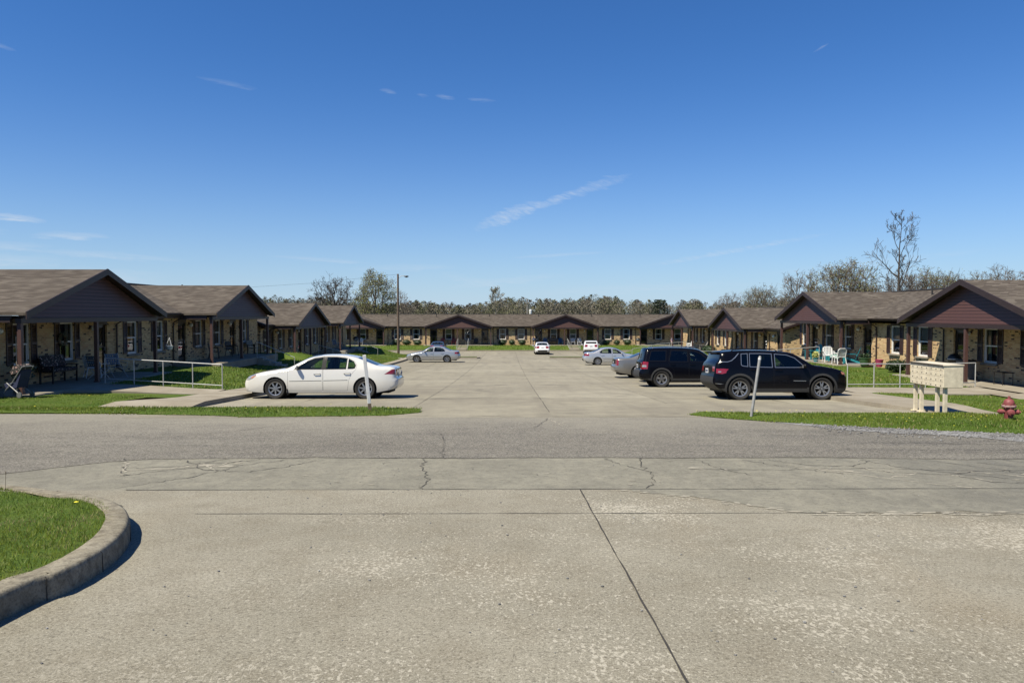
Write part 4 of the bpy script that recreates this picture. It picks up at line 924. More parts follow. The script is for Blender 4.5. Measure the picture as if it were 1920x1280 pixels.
SED = dict(sil=[(.05, .24), (.01, .36), (0, .50), (.06, .64), (.20, .745), (.62, .865), (1.2, .955), (1.46, 1.00), (2.1, 1.315), (2.5, 1.405), (2.95, 1.43), (3.35, 1.405), (3.72, 1.325), (4.36, 1.085), (4.72, 1.055), (4.92, 1.01), (4.97, .93), (4.99, .72), (5.05, .64), (5.05, .44), (4.95, .32)],
    hw=.935, belt=.955, tumble=.40, fx=1.1, fa=.20, bx=.8, ba=.14, crown=(.10, .02, .035), wheels=(1.06, 4.0), R=.335, bot=.2, arch=1.16, rim=.68, spokes=7, sw=(.05, .04),
    windows=[[(1.68, .955), (1.80, 1.05), (2.08, 1.24), (2.32, 1.335), (2.62, 1.372), (2.585, .955)], [(2.69, .955), (2.725, 1.378), (3.05, 1.376), (3.33, 1.345), (3.41, 1.325), (3.385, .965)], [(3.425, .97), (3.44, 1.318), (3.62, 1.225), (3.70, 1.09), (3.67, .995), (3.60, .975)]],
    doors=[[(1.48, .27), (1.47, .90), (1.64, .965), (1.78, 1.075), (2.07, 1.262), (2.31, 1.355), (2.65, 1.392), (2.61, .93), (2.62, .27)], [(2.635, .27), (2.63, .93), (2.665, 1.393), (3.05, 1.396), (3.36, 1.364), (3.64, 1.24), (3.73, 1.09), (3.70, .96), (3.56, .80), (3.48, .62), (3.43, .27)]],
    door_windows=[[0], [1, 2]], handles=[(2.44, .81), (3.42, .83)], mirror=(1.78, .99),
    marks=[('amber', [(.24, .665), (.28, .72), (.41, .765), (.43, .75), (.34, .685)]), ('headlight', [(.085, .60), (.10, .70), (.22, .775), (.42, .80), (.44, .76), (.33, .67), (.2, .61)]), ('tail_light', [(4.62, .80), (4.86, .955), (4.955, .965), (4.97, .80)]), 
           ('black', [(1.18, .862), (1.225, .866), (1.225, .884), (1.18, .88)]), ('black', [(1.27, .868), (1.315, .872), (1.315, .89), (1.27, .886)]), ('black', [(1.36, .874), (1.405, .878), (1.405, .896), (1.36, .892)]),
           ('seal', [(2.57, .955), (2.71, .955), (2.75, 1.378), (2.60, 1.372)]), ('strip0', [(1.53, .565), (2.59, .585), (2.59, .605), (1.53, .585)]), ('strip1', [(2.65, .585), (3.44, .60), (3.44, .62), (2.65, .605)])],
    strip=[('black', 1.2, 2.3, 0, .5), ('chrome', 2.3, 2.6, 0, .5), ('headlight', 2.8, 4.2, .68, .9), ('wind', 7.1, 8.9, 0, .9), ('rearw', 12.05, 12.9, 0, .9), ('tail_light', 15.2, 16.8, .55, .97)],
    plate=(5.065, .83), cabin=(1.75, 4.2), seats=(2.75, 3.65), chrome_handle=True, chrome_strip=False, glass='glass_clear', boxes=[('mud_flap', (1.45, -.92, .12), (1.48, -.70, .33), 'black')])
SED2 = dict(sil=[(.05, .24), (.01, .34), (0, .46), (.06, .60), (.22, .70), (.65, .81), (1.1, .89), (1.38, .95), (1.95, 1.27), (2.3, 1.385), (2.7, 1.425), (3.05, 1.40), (3.4, 1.32), (3.98, 1.07), (4.35, 1.045), (4.60, .995), (4.66, .90), (4.70, .72), (4.78, .62), (4.77, .42), (4.66, .30)],
    hw=.90, belt=.95, tumble=.40, fx=1.0, fa=.18, bx=.8, ba=.12, wheels=(.93, 3.65), R=.325, bot=.19, arch=1.15, rim=.66, spokes=10, sw=(.05, .045),
    windows=[[(1.60, .955), (1.92, 1.19), (2.15, 1.30), (2.42, 1.345), (2.40, .96)], [(2.50, .96), (2.52, 1.352), (2.75, 1.36), (3.05, 1.33), (3.30, 1.24), (3.48, 1.08), (3.46, .99), (3.2, .965)]],
    doors=[[(1.36, .26), (1.35, .90), (1.56, .965), (1.9, 1.215), (2.14, 1.328), (2.45, 1.375), (2.44, .94), (2.45, .26)], [(2.465, .26), (2.46, .94), (2.475, 1.377), (2.75, 1.386), (3.08, 1.355), (3.34, 1.255), (3.53, 1.085), (3.42, .86), (3.30, .68), (3.16, .5), (3.13, .26)]],
    door_windows=[[0], [1]], handles=[(2.28, .80), (3.22, .81)], mirror=(1.66, .95),
    marks=[('headlight', [(.085, .57), (.10, .66), (.24, .715), (.45, .745), (.46, .70), (.33, .63), (.2, .58)]), ('tail_light', [(4.34, .76), (4.36, .93), (4.655, .94), (4.69, .76)]),
           ('strip0', [(1.40, .50), (2.43, .51), (2.43, .54), (1.40, .53)]), ('strip1', [(2.48, .51), (3.14, .52), (3.14, .55), (2.48, .54)])],
    strip=[('black', 1.2, 2.4, 0, .5), ('headlight', 2.8, 4.2, .62, .9), ('wind', 7.1, 8.9, 0, .9), ('rearw', 12.05, 12.9, 0, .9), ('tail_light', 15.2, 16.9, .55, .97), ('black', 18.4, 19.6, 0, .8)],
    plate=(4.735, .80), cabin=(1.65, 3.9), seats=(2.5, 3.3), glass='glass_clear', chrome_strip=False)
CAD = dict(SED2); CAD.update(sil=[(.05, .24), (.01, .36), (0, .50), (.03, .68), (.2, .80), (.7, .88), (1.3, .95), (1.6, 1.0), (2.25, 1.33), (2.6, 1.43), (3.1, 1.45), (3.5, 1.41), (3.85, 1.31), (4.38, 1.12), (4.85, 1.10), (5.12, 1.065), (5.17, .95), (5.2, .72), (5.28, .64), (5.28, .42), (5.15, .32)],
    hw=.945, belt=1.0, wheels=(1.1, 4.03), R=.335, windows=[[(1.85, 1.0), (2.2, 1.235), (2.45, 1.325), (2.75, 1.37), (2.73, 1.01)], [(2.83, 1.01), (2.85, 1.375), (3.15, 1.38), (3.5, 1.34), (3.62, 1.3), (3.7, 1.04)]],
    doors=[[(1.6, .26), (1.6, .96), (1.82, 1.01), (2.18, 1.26), (2.44, 1.352), (2.78, 1.4), (2.77, .99), (2.78, .26)], [(2.795, .26), (2.79, .99), (2.81, 1.402), (3.15, 1.406), (3.52, 1.366), (3.68, 1.31), (3.78, .95), (3.66, .72), (3.5, .5), (3.45, .26)]],
    handles=[(2.6, .84), (3.55, .85)], mirror=(1.92, 1.0), marks=[('headlight', [(.06, .6), (.06, .74), (.35, .78), (.4, .66)]), ('tail_light', [(5.08, .70), (5.06, 1.0), (5.15, 1.02), (5.185, .70)])],
    strip=[('wind', 7.1, 8.9, 0, .9), ('rearw', 12.05, 12.9, 0, .88), ('tail_light', 15.4, 17.0, .8, .97), ('black', 15.6, 16.7, .2, .68)], plate=(5.235, .82), cabin=(1.9, 4.2), seats=(2.8, 3.7), glass='glass_mid')
JEEP = dict(sil=[(.16, .20), (.04, .30), (0, .48), (.02, .68), (.08, .86), (.30, .965), (.80, 1.06), (1.10, 1.105), (1.62, 1.425), (1.92, 1.515), (2.6, 1.57), (3.35, 1.575), (3.78, 1.55), (4.02, 1.50), (4.11, 1.27), (4.22, 1.13), (4.27, .84), (4.31, .70), (4.305, .52), (4.14, .36), (4.06, .30)],
    hw=.93, belt=1.01, tumble=.27, fx=.7, fa=.13, bx=.6, ba=.09, round=.065, crown=(.07, .02, .03), wheels=(.85, 3.48), R=.355, bot=.25, arch=1.2, rim=.70, spokes=5, split=.05, sw=(.05, .03), clad=.12,
    windows=[[(1.36, 1.03), (1.52, 1.18), (1.70, 1.345), (1.95, 1.44), (2.35, 1.475), (2.36, 1.03)], [(2.43, 1.03), (2.43, 1.48), (2.75, 1.49), (3.15, 1.49), (3.17, 1.05)], [(3.215, 1.055), (3.20, 1.488), (3.42, 1.478), (3.44, 1.12), (3.40, 1.08)]],
    doors=[[(1.27, .40), (1.25, .96), (1.34, 1.035), (1.50, 1.20), (1.68, 1.37), (1.94, 1.466), (2.395, 1.502), (2.39, .95), (2.40, .40)], [(2.415, .40), (2.41, .95), (2.415, 1.498), (2.75, 1.512), (3.185, 1.512), (3.20, 1.05), (3.10, .86), (2.95, .72), (2.92, .40)]],
    door_windows=[[0], [1]], body_windows=[2], handles=[(2.24, .955), (3.04, .965)], mirror=(1.46, 1.04), body_mirror=False,
    marks=[('amber', [(.065, .80), (.10, .88), (.24, .90), (.20, .81)]), ('headlight', [(.04, .74), (.06, .85), (.12, .86), (.1, .75)]), ('tail_clear', [(4.08, .885), (4.07, .915), (4.16, .92), (4.17, .88)]), ('tail_light', [(3.90, .93), (3.93, .86), (4.05, .83), (4.23, .85), (4.22, 1.0), (4.0, 1.0), (3.84, .985)]), ('chrome', [(1.38, .60), (1.78, .605), (1.78, .622), (1.38, .617)]),
           ('chrome', [(4.12, .505), (4.26, .52), (4.26, .53), (4.0, .515)]), ('body', [(3.50, 1.62), (3.50, 1.50), (3.62, 1.365), (3.74, 1.265), (3.86, 1.225), (4.4, 1.225), (4.3, 1.62)]), ('seal', [(3.47, 1.49), (3.60, 1.345), (3.73, 1.245), (3.86, 1.205), (4.10, 1.205), (4.10, 1.3), (3.9, 1.3), (3.6, 1.48)])],
    strip=[('black', 2.2, 4.3, 0, .55), ('headlight', 3.3, 4.3, .6, .9), ('wind', 7.1, 8.9, 0, .9), ('rearw', 13.15, 14.2, 0, .88), ('tail_light', 15.2, 15.8, .62, .97), ('cladding', 16.7, 20.1, 0, 1.1), ('cladding', 0, 1.4, 0, 1.1)],
    plate=(4.295, .92), cabin=(1.3, 3.85), seats=(2.35, 3.15), glass='glass_mid', glass_rear='glass_dark', chrome_seal=True, rails=(1.60, 2.2, 3.7, .60), boxes=[('spoiler', (3.98, -.55, 1.485), (4.14, .55, 1.53), 'black')])
ESC = dict(sil=[(.14, .26), (.03, .36), (0, .52), (.02, .78), (.10, .94), (.45, 1.02), (1.0, 1.08), (1.16, 1.11), (1.68, 1.50), (2.0, 1.63), (2.7, 1.685), (3.4, 1.685), (3.90, 1.66), (4.12, 1.60), (4.25, 1.16), (4.31, 1.05), (4.34, .76), (4.42, .68), (4.43, .46), (4.30, .36), (4.2, .32)],
    hw=.90, belt=1.06, tumble=.30, fx=.6, fa=.14, bx=.5, ba=.09, wheels=(.87, 3.49), R=.355, bot=.28, arch=1.17, rim=.64, spokes=5, split=.028, sw=(.07, .035), clad=.10,
    windows=[[(1.38, 1.09), (1.78, 1.44), (2.05, 1.545), (2.26, 1.565), (2.26, 1.09)], [(2.36, 1.09), (2.36, 1.57), (3.06, 1.58), (3.18, 1.12), (3.12, 1.09)], [(3.30, 1.12), (3.26, 1.58), (3.92, 1.56), (4.05, 1.16), (4.0, 1.12)]],
    doors=[[(1.27, .42), (1.27, 1.03), (1.36, 1.10), (1.75, 1.465), (2.03, 1.572), (2.315, 1.595), (2.31, .95), (2.32, .42)], [(2.335, .42), (2.33, .95), (2.33, 1.597), (3.09, 1.608), (3.22, 1.1), (3.10, .86), (2.97, .74), (2.94, .42)]],
    door_windows=[[0], [1]], body_windows=[2], handles=[(2.17, .97), (3.02, .98)], mirror=(1.5, 1.09), body_mirror=True,
    marks=[('headlight', [(.04, .76), (.06, .9), (.35, .96), (.38, .84)]), ('tail_clear', [(4.15, .86), (4.15, .95), (4.31, .95), (4.325, .86)]), ('tail_light', [(4.10, .78), (4.06, 1.08), (4.28, 1.10), (4.335, .78)])],
    strip=[('black', 2.3, 3.8, 0, .6), ('headlight', 3.0, 4.3, .68, .9), ('wind', 7.1, 8.9, 0, .9), ('rearw', 13.1, 14.0, 0, .9), ('tail_light', 14.9, 16.0, .8, .97), ('cladding', 16.6, 20.1, 0, 1.1), ('cladding', 0, 1.4, 0, 1.1)],
    plate=(4.385, .90), cabin=(1.3, 4.0), seats=(2.3, 3.1), glass='glass_mid', glass_rear='glass_dark', rails=(1.72, 2.0, 3.85, .62), rail_chrome=True)
VUE = dict(JEEP); VUE.update(clad=0, chrome_seal=False, spokes=6, split=0, marks=[m for m in JEEP['marks'] if m[0] not in ('chrome', 'seal', 'body')], rail_chrome=True, body_mirror=True, glass='glass_mid', glass_rear='glass_dark', R=.345,
    strip=[('black', 2.2, 4.3, 0, .55), ('headlight', 3.3, 4.3, .6, .9), ('wind', 7.1, 8.9, 0, .9), ('rearw', 13.15, 14.2, 0, .88), ('tail_light', 15.0, 15.9, .55, .97), ('cladding', 18.6, 20.1, 0, 1.1)], boxes=[])
PW = paint('white_paint', (.72, .70, .65)); PW2 = paint('bright_white_paint', (.78, .78, .78)); PS = paint('silver_paint', (.46, .47, .48), .55, .28); PS2 = paint('light_silver_paint', (.55, .56, .58), .5, .26); PG = paint('grey_paint', (.24, .23, .21), .5, .3)
PB = paint('black_paint', (.003, .0033, .006), 0, .2, coat=.12, dirt=.008); PB2 = paint('blue_black_paint', (.003, .0033, .006), 0, .2, coat=.12, dirt=.008)
for q in (PB, PB2): q.node_tree.nodes['Principled BSDF'].inputs['Specular IOR Level'].default_value = .12; PD = paint('slate_paint', (.08, .10, .11), .4, .25)
car('sedan_car', 'white four door sedan parked nose to the left kerb behind the leaning white post', SED, PW, (-6.11, 25.05), 0)
car('sport_utility_vehicle', 'black compact sport utility vehicle with silver and black wheels behind the round grey pipe post', JEEP, PB, (8.76, 24.35), math.pi, category='suv')
car('sport_utility_vehicle', 'boxy black sport utility vehicle with roof rack, second from the mailbox unit', ESC, PB2, (7.95, 32.4), math.pi, category='suv')
car('sedan_car', 'white car mostly hidden behind the boxy dark vehicle', SED2, PW2, (8.95, 36.6), math.pi)
car('sedan_car', 'grey sedan with tall red tail lights beyond the boxy vehicle', CAD, PG, (8.6, 41.0), math.pi)
C2 = dict(SED2); C2.update(spokes=14, sw=(.03, .03))
car('sedan_car', 'light silver sedan at the far right of the lot, tail to the lane', C2, PS2, (8.85, 61.6), math.pi)
IM = dict(SED2); IM.update(spokes=5, sw=(.07, .05))
car('sedan_car', 'distant silver sedan on the left side of the lot, nose to the kerb', IM, PS, (-6.75, 67.4), 0)
car('sedan_car', 'slate grey car whose roof shows behind the left silver sedan', SED2, PD, (-8.5, 92.3), R(-90))
car('sedan_car', 'white sedan seen from behind, facing the far building alone in the middle', SED2, PW2, (4.2, 88.9), R(-90))
car('sport_utility_vehicle', 'white rounded sport utility vehicle seen from behind beside the far concrete steps', VUE, PW2, (10.3, 90.6), R(-95), category='suv')
# ------------------------------------------------------------------ street furniture
rg = random.Random(77); M['pipe'] = plain('grey_pipe', (.40, .40, .39), .55, .2, var=.25, scale=8)
def on_l(x, y): return lawn_l(x, y)
t = thing('marker_post', 'white square wooden post leaning left in the grass in front of the white sedan', 'post', (-3.5, 18.9, vz_l(-3.5, 18.9) - .02)); t.rotation_euler = (R(1), R(-5.5), R(12))
q = MB(); q.bevbox((0, 0, .72), (.088, .088, 1.44), .008); q.build('shaft', M['white_plastic'], t)
q = MB(); q.box((0, -.046, .10), (.088, .006, .2)); q.build('stained_foot', M['weathered_wood'], t)
t = thing('marker_post', 'round grey pipe post leaning right in the grass in front of the black vehicle', 'post', (5.74, 17.25, vz_r(5.74, 17.25) - .02)); t.rotation_euler = (R(-1), R(8), 0)
q = MB(); q.lathe([(.034, 0), (.034, 1.40), (.031, 1.43), (.018, 1.445), (0, 1.45)], 16); q.build('pipe', M['pipe'], t, sm=True)
MB().lathe([(.0365, 1.36), (.0365, 1.40)], 16).build('cap_band', M['white_plastic'], t, sm=True)

# cluster mailbox: front towards the lot, 7 columns by 4 rows
t = thing('mailbox_unit', 'cream bank of small locked mailboxes on four posts beside the walk', 'mailbox', (10.82, 18.52, zr(18.4) + .0))
q = MB(); q.bevbox((0, 0, .995), (.49, 1.46, .54), .012); q.build('cabinet', M['cream_paint'], t)
q = MB(); q.prism([(-.275, 1.258), (.25, 1.268), (.25, 1.29), (-.275, 1.279)], 'Y', -.745, .745); q.build('lid', M['cream_paint'], t)
q = MB(); q.box((-.277, 0, 1.268), (.01, 1.5, .035)); q.build('lid_edge', M['dark_edge'], t)
for c in range(7):
    for r in range(4):
        y, z = -.62 + c * .207, .745 + r * .131 + .05; d = MB(); d.bevbox((-.248, y, z), (.014, .2, .124), .003); dr = d.build('mailbox_door', M['cream_paint'], t)
        k = MB(); k.lathe([(.014, -.262), (.014, -.25)], 10, c=(0, y - .02, z - .02), axis='X'); k.build('lock', M['dark_metal'], dr)
for (x, y) in ((-.13, -.62), (-.13, -.30), (-.13, .40), (-.13, .68)):
    q = MB(); q.box((x, y, .36), (.075, .075, .74)); q.build('leg', M['cream_paint'], t)
    q = MB(); q.box((x, y, .012), (.16, .16, .024)); q.build('base_plate', M['cream_paint'], t)

# hydrant
M['hydrant'] = plain('faded_hydrant_red', (.27, .062, .062), .6, var=.35, scale=14); M['hydrant_pale'] = plain('worn_hydrant_flange', (.42, .27, .25), .8, var=.4, scale=25)
t = HYD = thing('fire_hydrant', 'faded red fire hydrant with a pale worn flange in the right lawn', 'hydrant', (11.2, 16.35, vz_r(11.2, 16.35) - .04), R(-20))
q = MB(); q.lathe([(.13, 0), (.13, .03), (.105, .04), (.105, .30), (.12, .33), (.12, .36)], 20); q.build('barrel', M['hydrant'], t, sm=True)
q = MB(); q.lathe([(.155, .36), (.165, .37), (.165, .405), (.15, .415)], 20); q.build('flange', M['hydrant_pale'], t, sm=True)
for i in range(8): a = i * math.pi / 4; MB().lathe([(.016, .335), (.016, .44)], 6, c=(.145 * math.cos(a), .145 * math.sin(a), 0)).build('bolt', M['hydrant'], t)
q = MB(); q.lathe([(.125, .415), (.128, .47), (.11, .53), (.075, .565), (.035, .58), (.035, .60), (.03, .615), (.03, .645), (0, .65)], 20); q.build('bonnet', M['hydrant'], t, sm=True)
for a, rr, ln in ((R(-90), .085, .23), (R(0), .065, .22), (R(180), .065, .22)):
    q = MB(); q.lathe([(rr * .8, .08), (rr * .8, ln - .08), (rr, ln - .075), (rr, ln), (rr * .8, ln + .01), (.028, ln + .012), (.028, ln + .045), (0, ln + .047)], 16, axis='X')
    o = q.build('outlet_cap', M['hydrant'], t, sm=True); o.rotation_euler = (0, 0, a); o.location = (0, 0, .24)

HYD.scale = (.86, .86, .86)
# hand rails
def rail(label, pts, nposts, hgt=.92, low=.16):
    p0 = Vector(pts[0]); r = thing('handrail', label, 'handrail', p0)
    P = [Vector(p) - p0 for p in pts]; up = Vector((0, 0, hgt)); lo = Vector((0, 0, low))
    q = MB(); q.path([p + up for p in P], .020, 8); q.build('top_rail', M['alu'], r, sm=True)
    q = MB(); q.path([p + lo for p in P], .017, 8); q.build('lower_rail', M['alu'], r, sm=True)
    tot = sum((b - a).length for a, b in zip(P, P[1:]))
    for k in range(nposts):
        d = tot * k / (nposts - 1)
        for a, b in zip(P, P[1:]):
            l = (b - a).length
            if d <= l + 1e-6: break
            d -= l
        p = a + (b - a) * (min(d, l) / l); q = MB(); q.tube(p + Vector((0, 0, -.05)), p + up, .019, n=8); q.build('post', M['alu'], r, sm=True)
    return r
rail('long pale metal handrail along the left ramp behind the front wedge of lawn', [(-10.35, 26.92, lawn_l(-10.35, 26.9) + .02), (-12.5, 27.05, lawn_l(-12.5, 27) + .03), (-14.75, 27.2, FL1)], 5)
rail('pale metal handrail beside the right path, partly hidden by the cream mailbox unit', [(12.6, 27.2, lawn_r(12.6, 27) + .03), (15.5, 27.85, lawn_r(15.5, 27.6) + .04), (18.15, 28.45, FR1)], 6)
rail('sloping handrail ending at the porch with the teal chairs', [(12.3, 41.2, zr(41.2) + .13), (15.4, 41.9, lawn_r(15.4, 41.9) + .05), (18.2, 42.9, FR1)], 4)
rail('low sloping handrail behind the boxy dark vehicle, before the second right building', [(12.3, 55.2, zr(55.2) + .13), (15.0, 55.8, lawn_r(15, 55.6) + .05), (18.0, 57.0, FR2)], 4)
rail('farthest right handrail running up to the porch with the white rocking chairs', [(12.3, 72.4, zr(72.4) + .13), (15.2, 73.0, lawn_r(15.2, 73) + .06), (18.1, 74.2, FR2)], 4)
def steps(name, kx, x0, x1, ya, yb, z0, z1, n, axis='X'):
    mb = MB()
    for i in range(n):
        a = x0 + (x1 - x0) * i / n; b = x0 + (x1 - x0) * (i + 1) / n; z = z0 + (z1 - z0) * i / n - .004
        if axis == 'X': mb.bevbox(((a + b) / 2, (ya + yb) / 2, z - .35), (abs(b - a), yb - ya, .7), .01)
        else: mb.bevbox(((ya + yb) / 2, (a + b) / 2, z - .35), (yb - ya, abs(b - a), .7), .01)
    tag(mb.build(name, M['walk']), kind='structure')
for (y, F, lab) in ((44.3, FL1, 'stair handrail just behind the bonnet of the white sedan'), (58.6, FL2, 'stair handrail above the roof of the white sedan'), (72.4, FL2, 'stair handrail on the left near the wooden light pole')):
    z1 = zr(y) + .16; n = max(3, int(round((F - z1) / .17)))
    steps('steps', 0, -14.75, -12.55, y - .65, y + .65, F - .05, z1 + .05, n)
    MB_ = ramp('path', -12.6, -10.2, y - .65, y - .65, y + .65, y + .65, lambda t, x, y=y, z1=z1: lerp(z1, zr(y) + .14, t) + .02)
    rail(lab, [(-14.7, y - .7, F), (-12.5, y - .7, z1 + .03)], 3)
for x, lab in ((9.05, 'far concrete steps rail beside the white rounded vehicle'), (-5.95, 'far steps rail in front of the porch with red chairs')):
    steps('steps', 0, 101.45, 97.6, x - .65, x + .65, FF - .06, zr(97.5) + .2, 4, 'Y')
    rail(lab, [(x + .72, 101.4, FF), (x + .72, 97.9, zr(97.6) + .14)], 3)
    rail(lab.replace('rail', 'rail, left one,'), [(x - .72, 101.4, FF), (x - .72, 97.9, zr(97.6) + .14)], 3)

# utility poles
M['pole_wood'] = plain('pole_wood', (.15, .105, .075), .9, var=.3, scale=6)
t = thing('utility_pole', 'tall brown wooden pole with a street lamp at the left lawn end', 'light pole', (-12.25, 83.6, lawn_l(-12.25, 83.6) - .1))
q = MB(); q.lathe([(.15, 0), (.10, 9.15), (0, 9.2)], 12); q.build('shaft', M['pole_wood'], t, sm=True)
q = MB(); q.path([(.1, 0, 8.75), (.4, 0, 8.95), (.75, 0, 8.95)], .03, 6); q.build('lamp_arm', M['alu'], t)
q = MB(); q.ball((.95, 0, 8.90), (.27, .13, .09), 10, 6); q.lathe([(.12, 8.78), (.12, 8.86)], 10, c=(.95, 0, 0)); q.build('lamp_head', M['dark_metal'], t, sm=True)
w = MB(); w.path([(-12.35, 83.6, -2.75 + 8.9), (-22, 86, 5.3), (-34, 90, 4.75), (-60, 98, 5.6)], .012, 4); tag(w.build('overhead_wire', M['dark_metal']), 'thin overhead wire running left from the brown light pole', 'wire')
t = thing('utility_pole', 'pale pole with white transformer can behind the far roof', 'power pole', (3.9, 140, -3.4))
MB().lathe([(.16, 0), (.11, 8.0), (0, 8.05)], 10).build('shaft', M['grey_wood'], t, sm=True); MB().box((0, -.12, 7.2), (1.1, .1, .1)).build('cross_arm', M['grey_wood'], t)
MB().lathe([(.26, 4.9), (.28, 4.95), (.28, 5.9), (.2, 6.0), (0, 6.02)], 14, c=(.62, -.1, 0)).build('transformer', M['white_plastic'], t, sm=True); MB().box((.3, -.1, 5.4), (.3, .06, .06)).build('bracket', M['dark_metal'], t)

# ------------------------------------------------------------------ porch things
def at_l(y, d, F): return (XWL + d, y, F + .002), R(90)
def at_r(y, d, F): return (XWR - d, y, F + .002), R(-90)
def at_f(x, d): return (x, YWF - d, FF + .002), 0.0
def adirondack(label, loc, rz, m, group=None):
    t = thing('porch_chair', label, 'chair', loc, rz, group)
    q = MB()
    for i in range(5): q.box((0, -.22 + i * .105, .36 - i * .028), (.50, .095, .022), mat=Matrix.Rotation(-.26, 3, 'X'))
    q.build('seat', m, t); q = MB()
    for i in range(5):
        x = (i - 2) * .105; h = .74 - .05 * abs(i - 2) ** 1.5; q.box((x * 1.12, .33 + h * .16, .26 + h / 2), (.095, .022, h), mat=Matrix.Rotation(-.36, 3, 'X'))
    q.box((0, .36, .5), (.58, .03, .07), mat=Matrix.Rotation(-.36, 3, 'X')); q.build('backrest', m, t)
    for s in (-1, 1):
        MB().box((s * .34, -.02, .56), (.13, .70, .025)).build('armrest', m, t); MB().box((s * .29, -.28, .275), (.03, .10, .55)).build('leg', m, t); MB().box((s * .27, .2, .2), (.03, .72, .10), mat=Matrix.Rotation(-.34, 3, 'X')).build('leg', m, t)
    return t
def resin_chair(label, loc, rz, m, group=None, rock=False):
    t = thing('porch_chair', label, 'chair', loc, rz, group)
    q = MB(); q.bevbox((0, 0, .42), (.48, .46, .035), .008); q.build('seat', m, t); q = MB()
    for i in range(6): q.box((-.2 + .08 * i, .25, .66), (.05, .02, .46), mat=Matrix.Rotation(-.2, 3, 'X'))
    q.path([(-.25, .21, .43), (-.25, .29, .82), (-.15, .31, .90), (.15, .31, .90), (.25, .29, .82), (.25, .21, .43)], .024, 6); q.build('backrest', m, t)
    for s in (-1, 1):
        q = MB(); q.path([(s * .27, -.22, .63), (s * .28, .0, .645), (s * .27, .24, .62)], .026, 6); q.build('armrest', m, t)
        q = MB(); q.tube((s * .27, -.26 if not rock else -.22, .02), (s * .26, -.21, .64), .022, n=6); q.build('leg', m, t); q = MB(); q.tube((s * .28, .28, .02), (s * .24, .2, .44), .022, n=6); q.build('leg', m, t)
        if rock: q = MB(); q.path([(s * .28, -.42, .08), (s * .28, -.2, .02), (s * .28, .1, .015), (s * .28, .35, .06), (s * .28, .5, .13)], .022, 6); q.build('rocker', m, t)
    return t
def folding_chair(label, loc, rz, group=None):
    t = thing('folding_chair', label, 'chair', loc, rz, group)
    for s in (-1, 1):
        q = MB(); q.path([(s * .27, -.25, .0), (s * .27, .28, .5), (s * .27, .42, .95)], .013, 6); q.build('leg', M['alu'], t); q = MB(); q.path([(s * .25, .32, .0), (s * .25, -.24, .42), (s * .25, -.26, .60), (s * .25, .2, .62)], .013, 6); q.build('leg', M['alu'], t)
    q = MB()
    for i in range(5): q.box((0, -.2 + i * .095, .42), (.50, .055, .008))
    for i in range(5): q.box((-.2 + i * .1, -.01, .426), (.055, .46, .006))
    q.build('seat', M['blue_web'], t); q = MB()
    for i in range(5): q.box((0, .30 + i * .028, .53 + i * .09), (.52, .008, .055), mat=Matrix.Rotation(-.3, 3, 'X'))
    for i in range(5): q.box((-.2 + i * .1, .355, .72), (.05, .006, .44), mat=Matrix.Rotation(-.3, 3, 'X'))
    q.build('backrest', M['white_fabric'] if False else M['blue_web'], t); return t
M['floral'] = None
def mk_floral():
    t = NT('floral_cushion'); v = t.voro(13, out=1); d = t.voro(13)
    c = t.mix(t.ramp(t.math('ADD', d, t.math('MULTIPLY', t.noise(20), .25)), [(.42, 1), (.5, 0)]), (.035, .03, .028), t.ramp(t.sep(v)[0], [(0, (.55, .5, .45)), (.5, (.35, .16, .15)), (1, (.6, .56, .5))])); M['floral'] = t.fin(c, .9)
mk_floral()
def bench(label, loc, rz, m, cushion=None, w=1.5, cat='bench'):
    t = thing('porch_bench', label, cat, loc, rz); q = MB()
    for i in range(5): q.box((0, -.2 + i * .1, .42), (w, .085, .022))
    q.build('seat', m, t); q = MB()
    for i in range(5): q.box((0, .27 + i * .022, .52 + i * .09), (w, .02, .075), mat=Matrix.Rotation(-.22, 3, 'X'))
    q.build('backrest', m, t)
    for s in (-1, 1):
        q = MB(); q.box((s * w / 2, 0, .63), (.06, .55, .03)); q.build('armrest', m, t)
        for y in (-.22, .24): MB().box((s * (w / 2 - .01), y, .31), (.05, .05, .62)).build('leg', m, t)
    if cushion:
        q = MB(); q.bevbox((0, -.02, .49), (w - .08, .5, .12), .03); q.build('cushion', cushion, t, sm=True); q = MB()
        V = MB(); V.bevbox((0, 0, 0), (w - .08, .12, .46), .03); V.v = [tuple(Matrix.Rotation(-.22, 3, 'X') @ Vector(v) + Vector((0, .24, .78))) for v in V.v]; V.build('back_cushion', cushion, t, sm=True)
    return t
M['leaf'] = plain('dark_leaf', (.022, .055, .012), .5, var=.5, scale=14); M['leaf2'] = plain('hedge_leaf', (.024, .05, .010), .55, var=.5, scale=9); M['flower'] = plain('pale_flowers', (.6, .62, .2), .7, var=.3, scale=20)
def leafball(c, r, n, s, rnd, fill=.55):
    mb = MB(); 
    for i in range(n):
        d = Vector((rnd.gauss(0, 1), rnd.gauss(0, 1), rnd.gauss(0, 1))).normalized() * rnd.uniform(fill, 1.03); p = Vector((c[0] + d.x * r[0], c[1] + d.y * r[1], c[2] + d.z * r[2]))
        a = Vector((rnd.gauss(0, 1), rnd.gauss(0, 1), rnd.gauss(0, .6))).normalized() * s * rnd.uniform(.6, 1.3); b = a.cross(Vector((rnd.gauss(0, 1), rnd.gauss(0, 1), rnd.gauss(0, 1)))).normalized() * s * .45
        mb.add([p - a, p + b, p + a, p - b], [(0, 1, 2, 3)])
    return mb
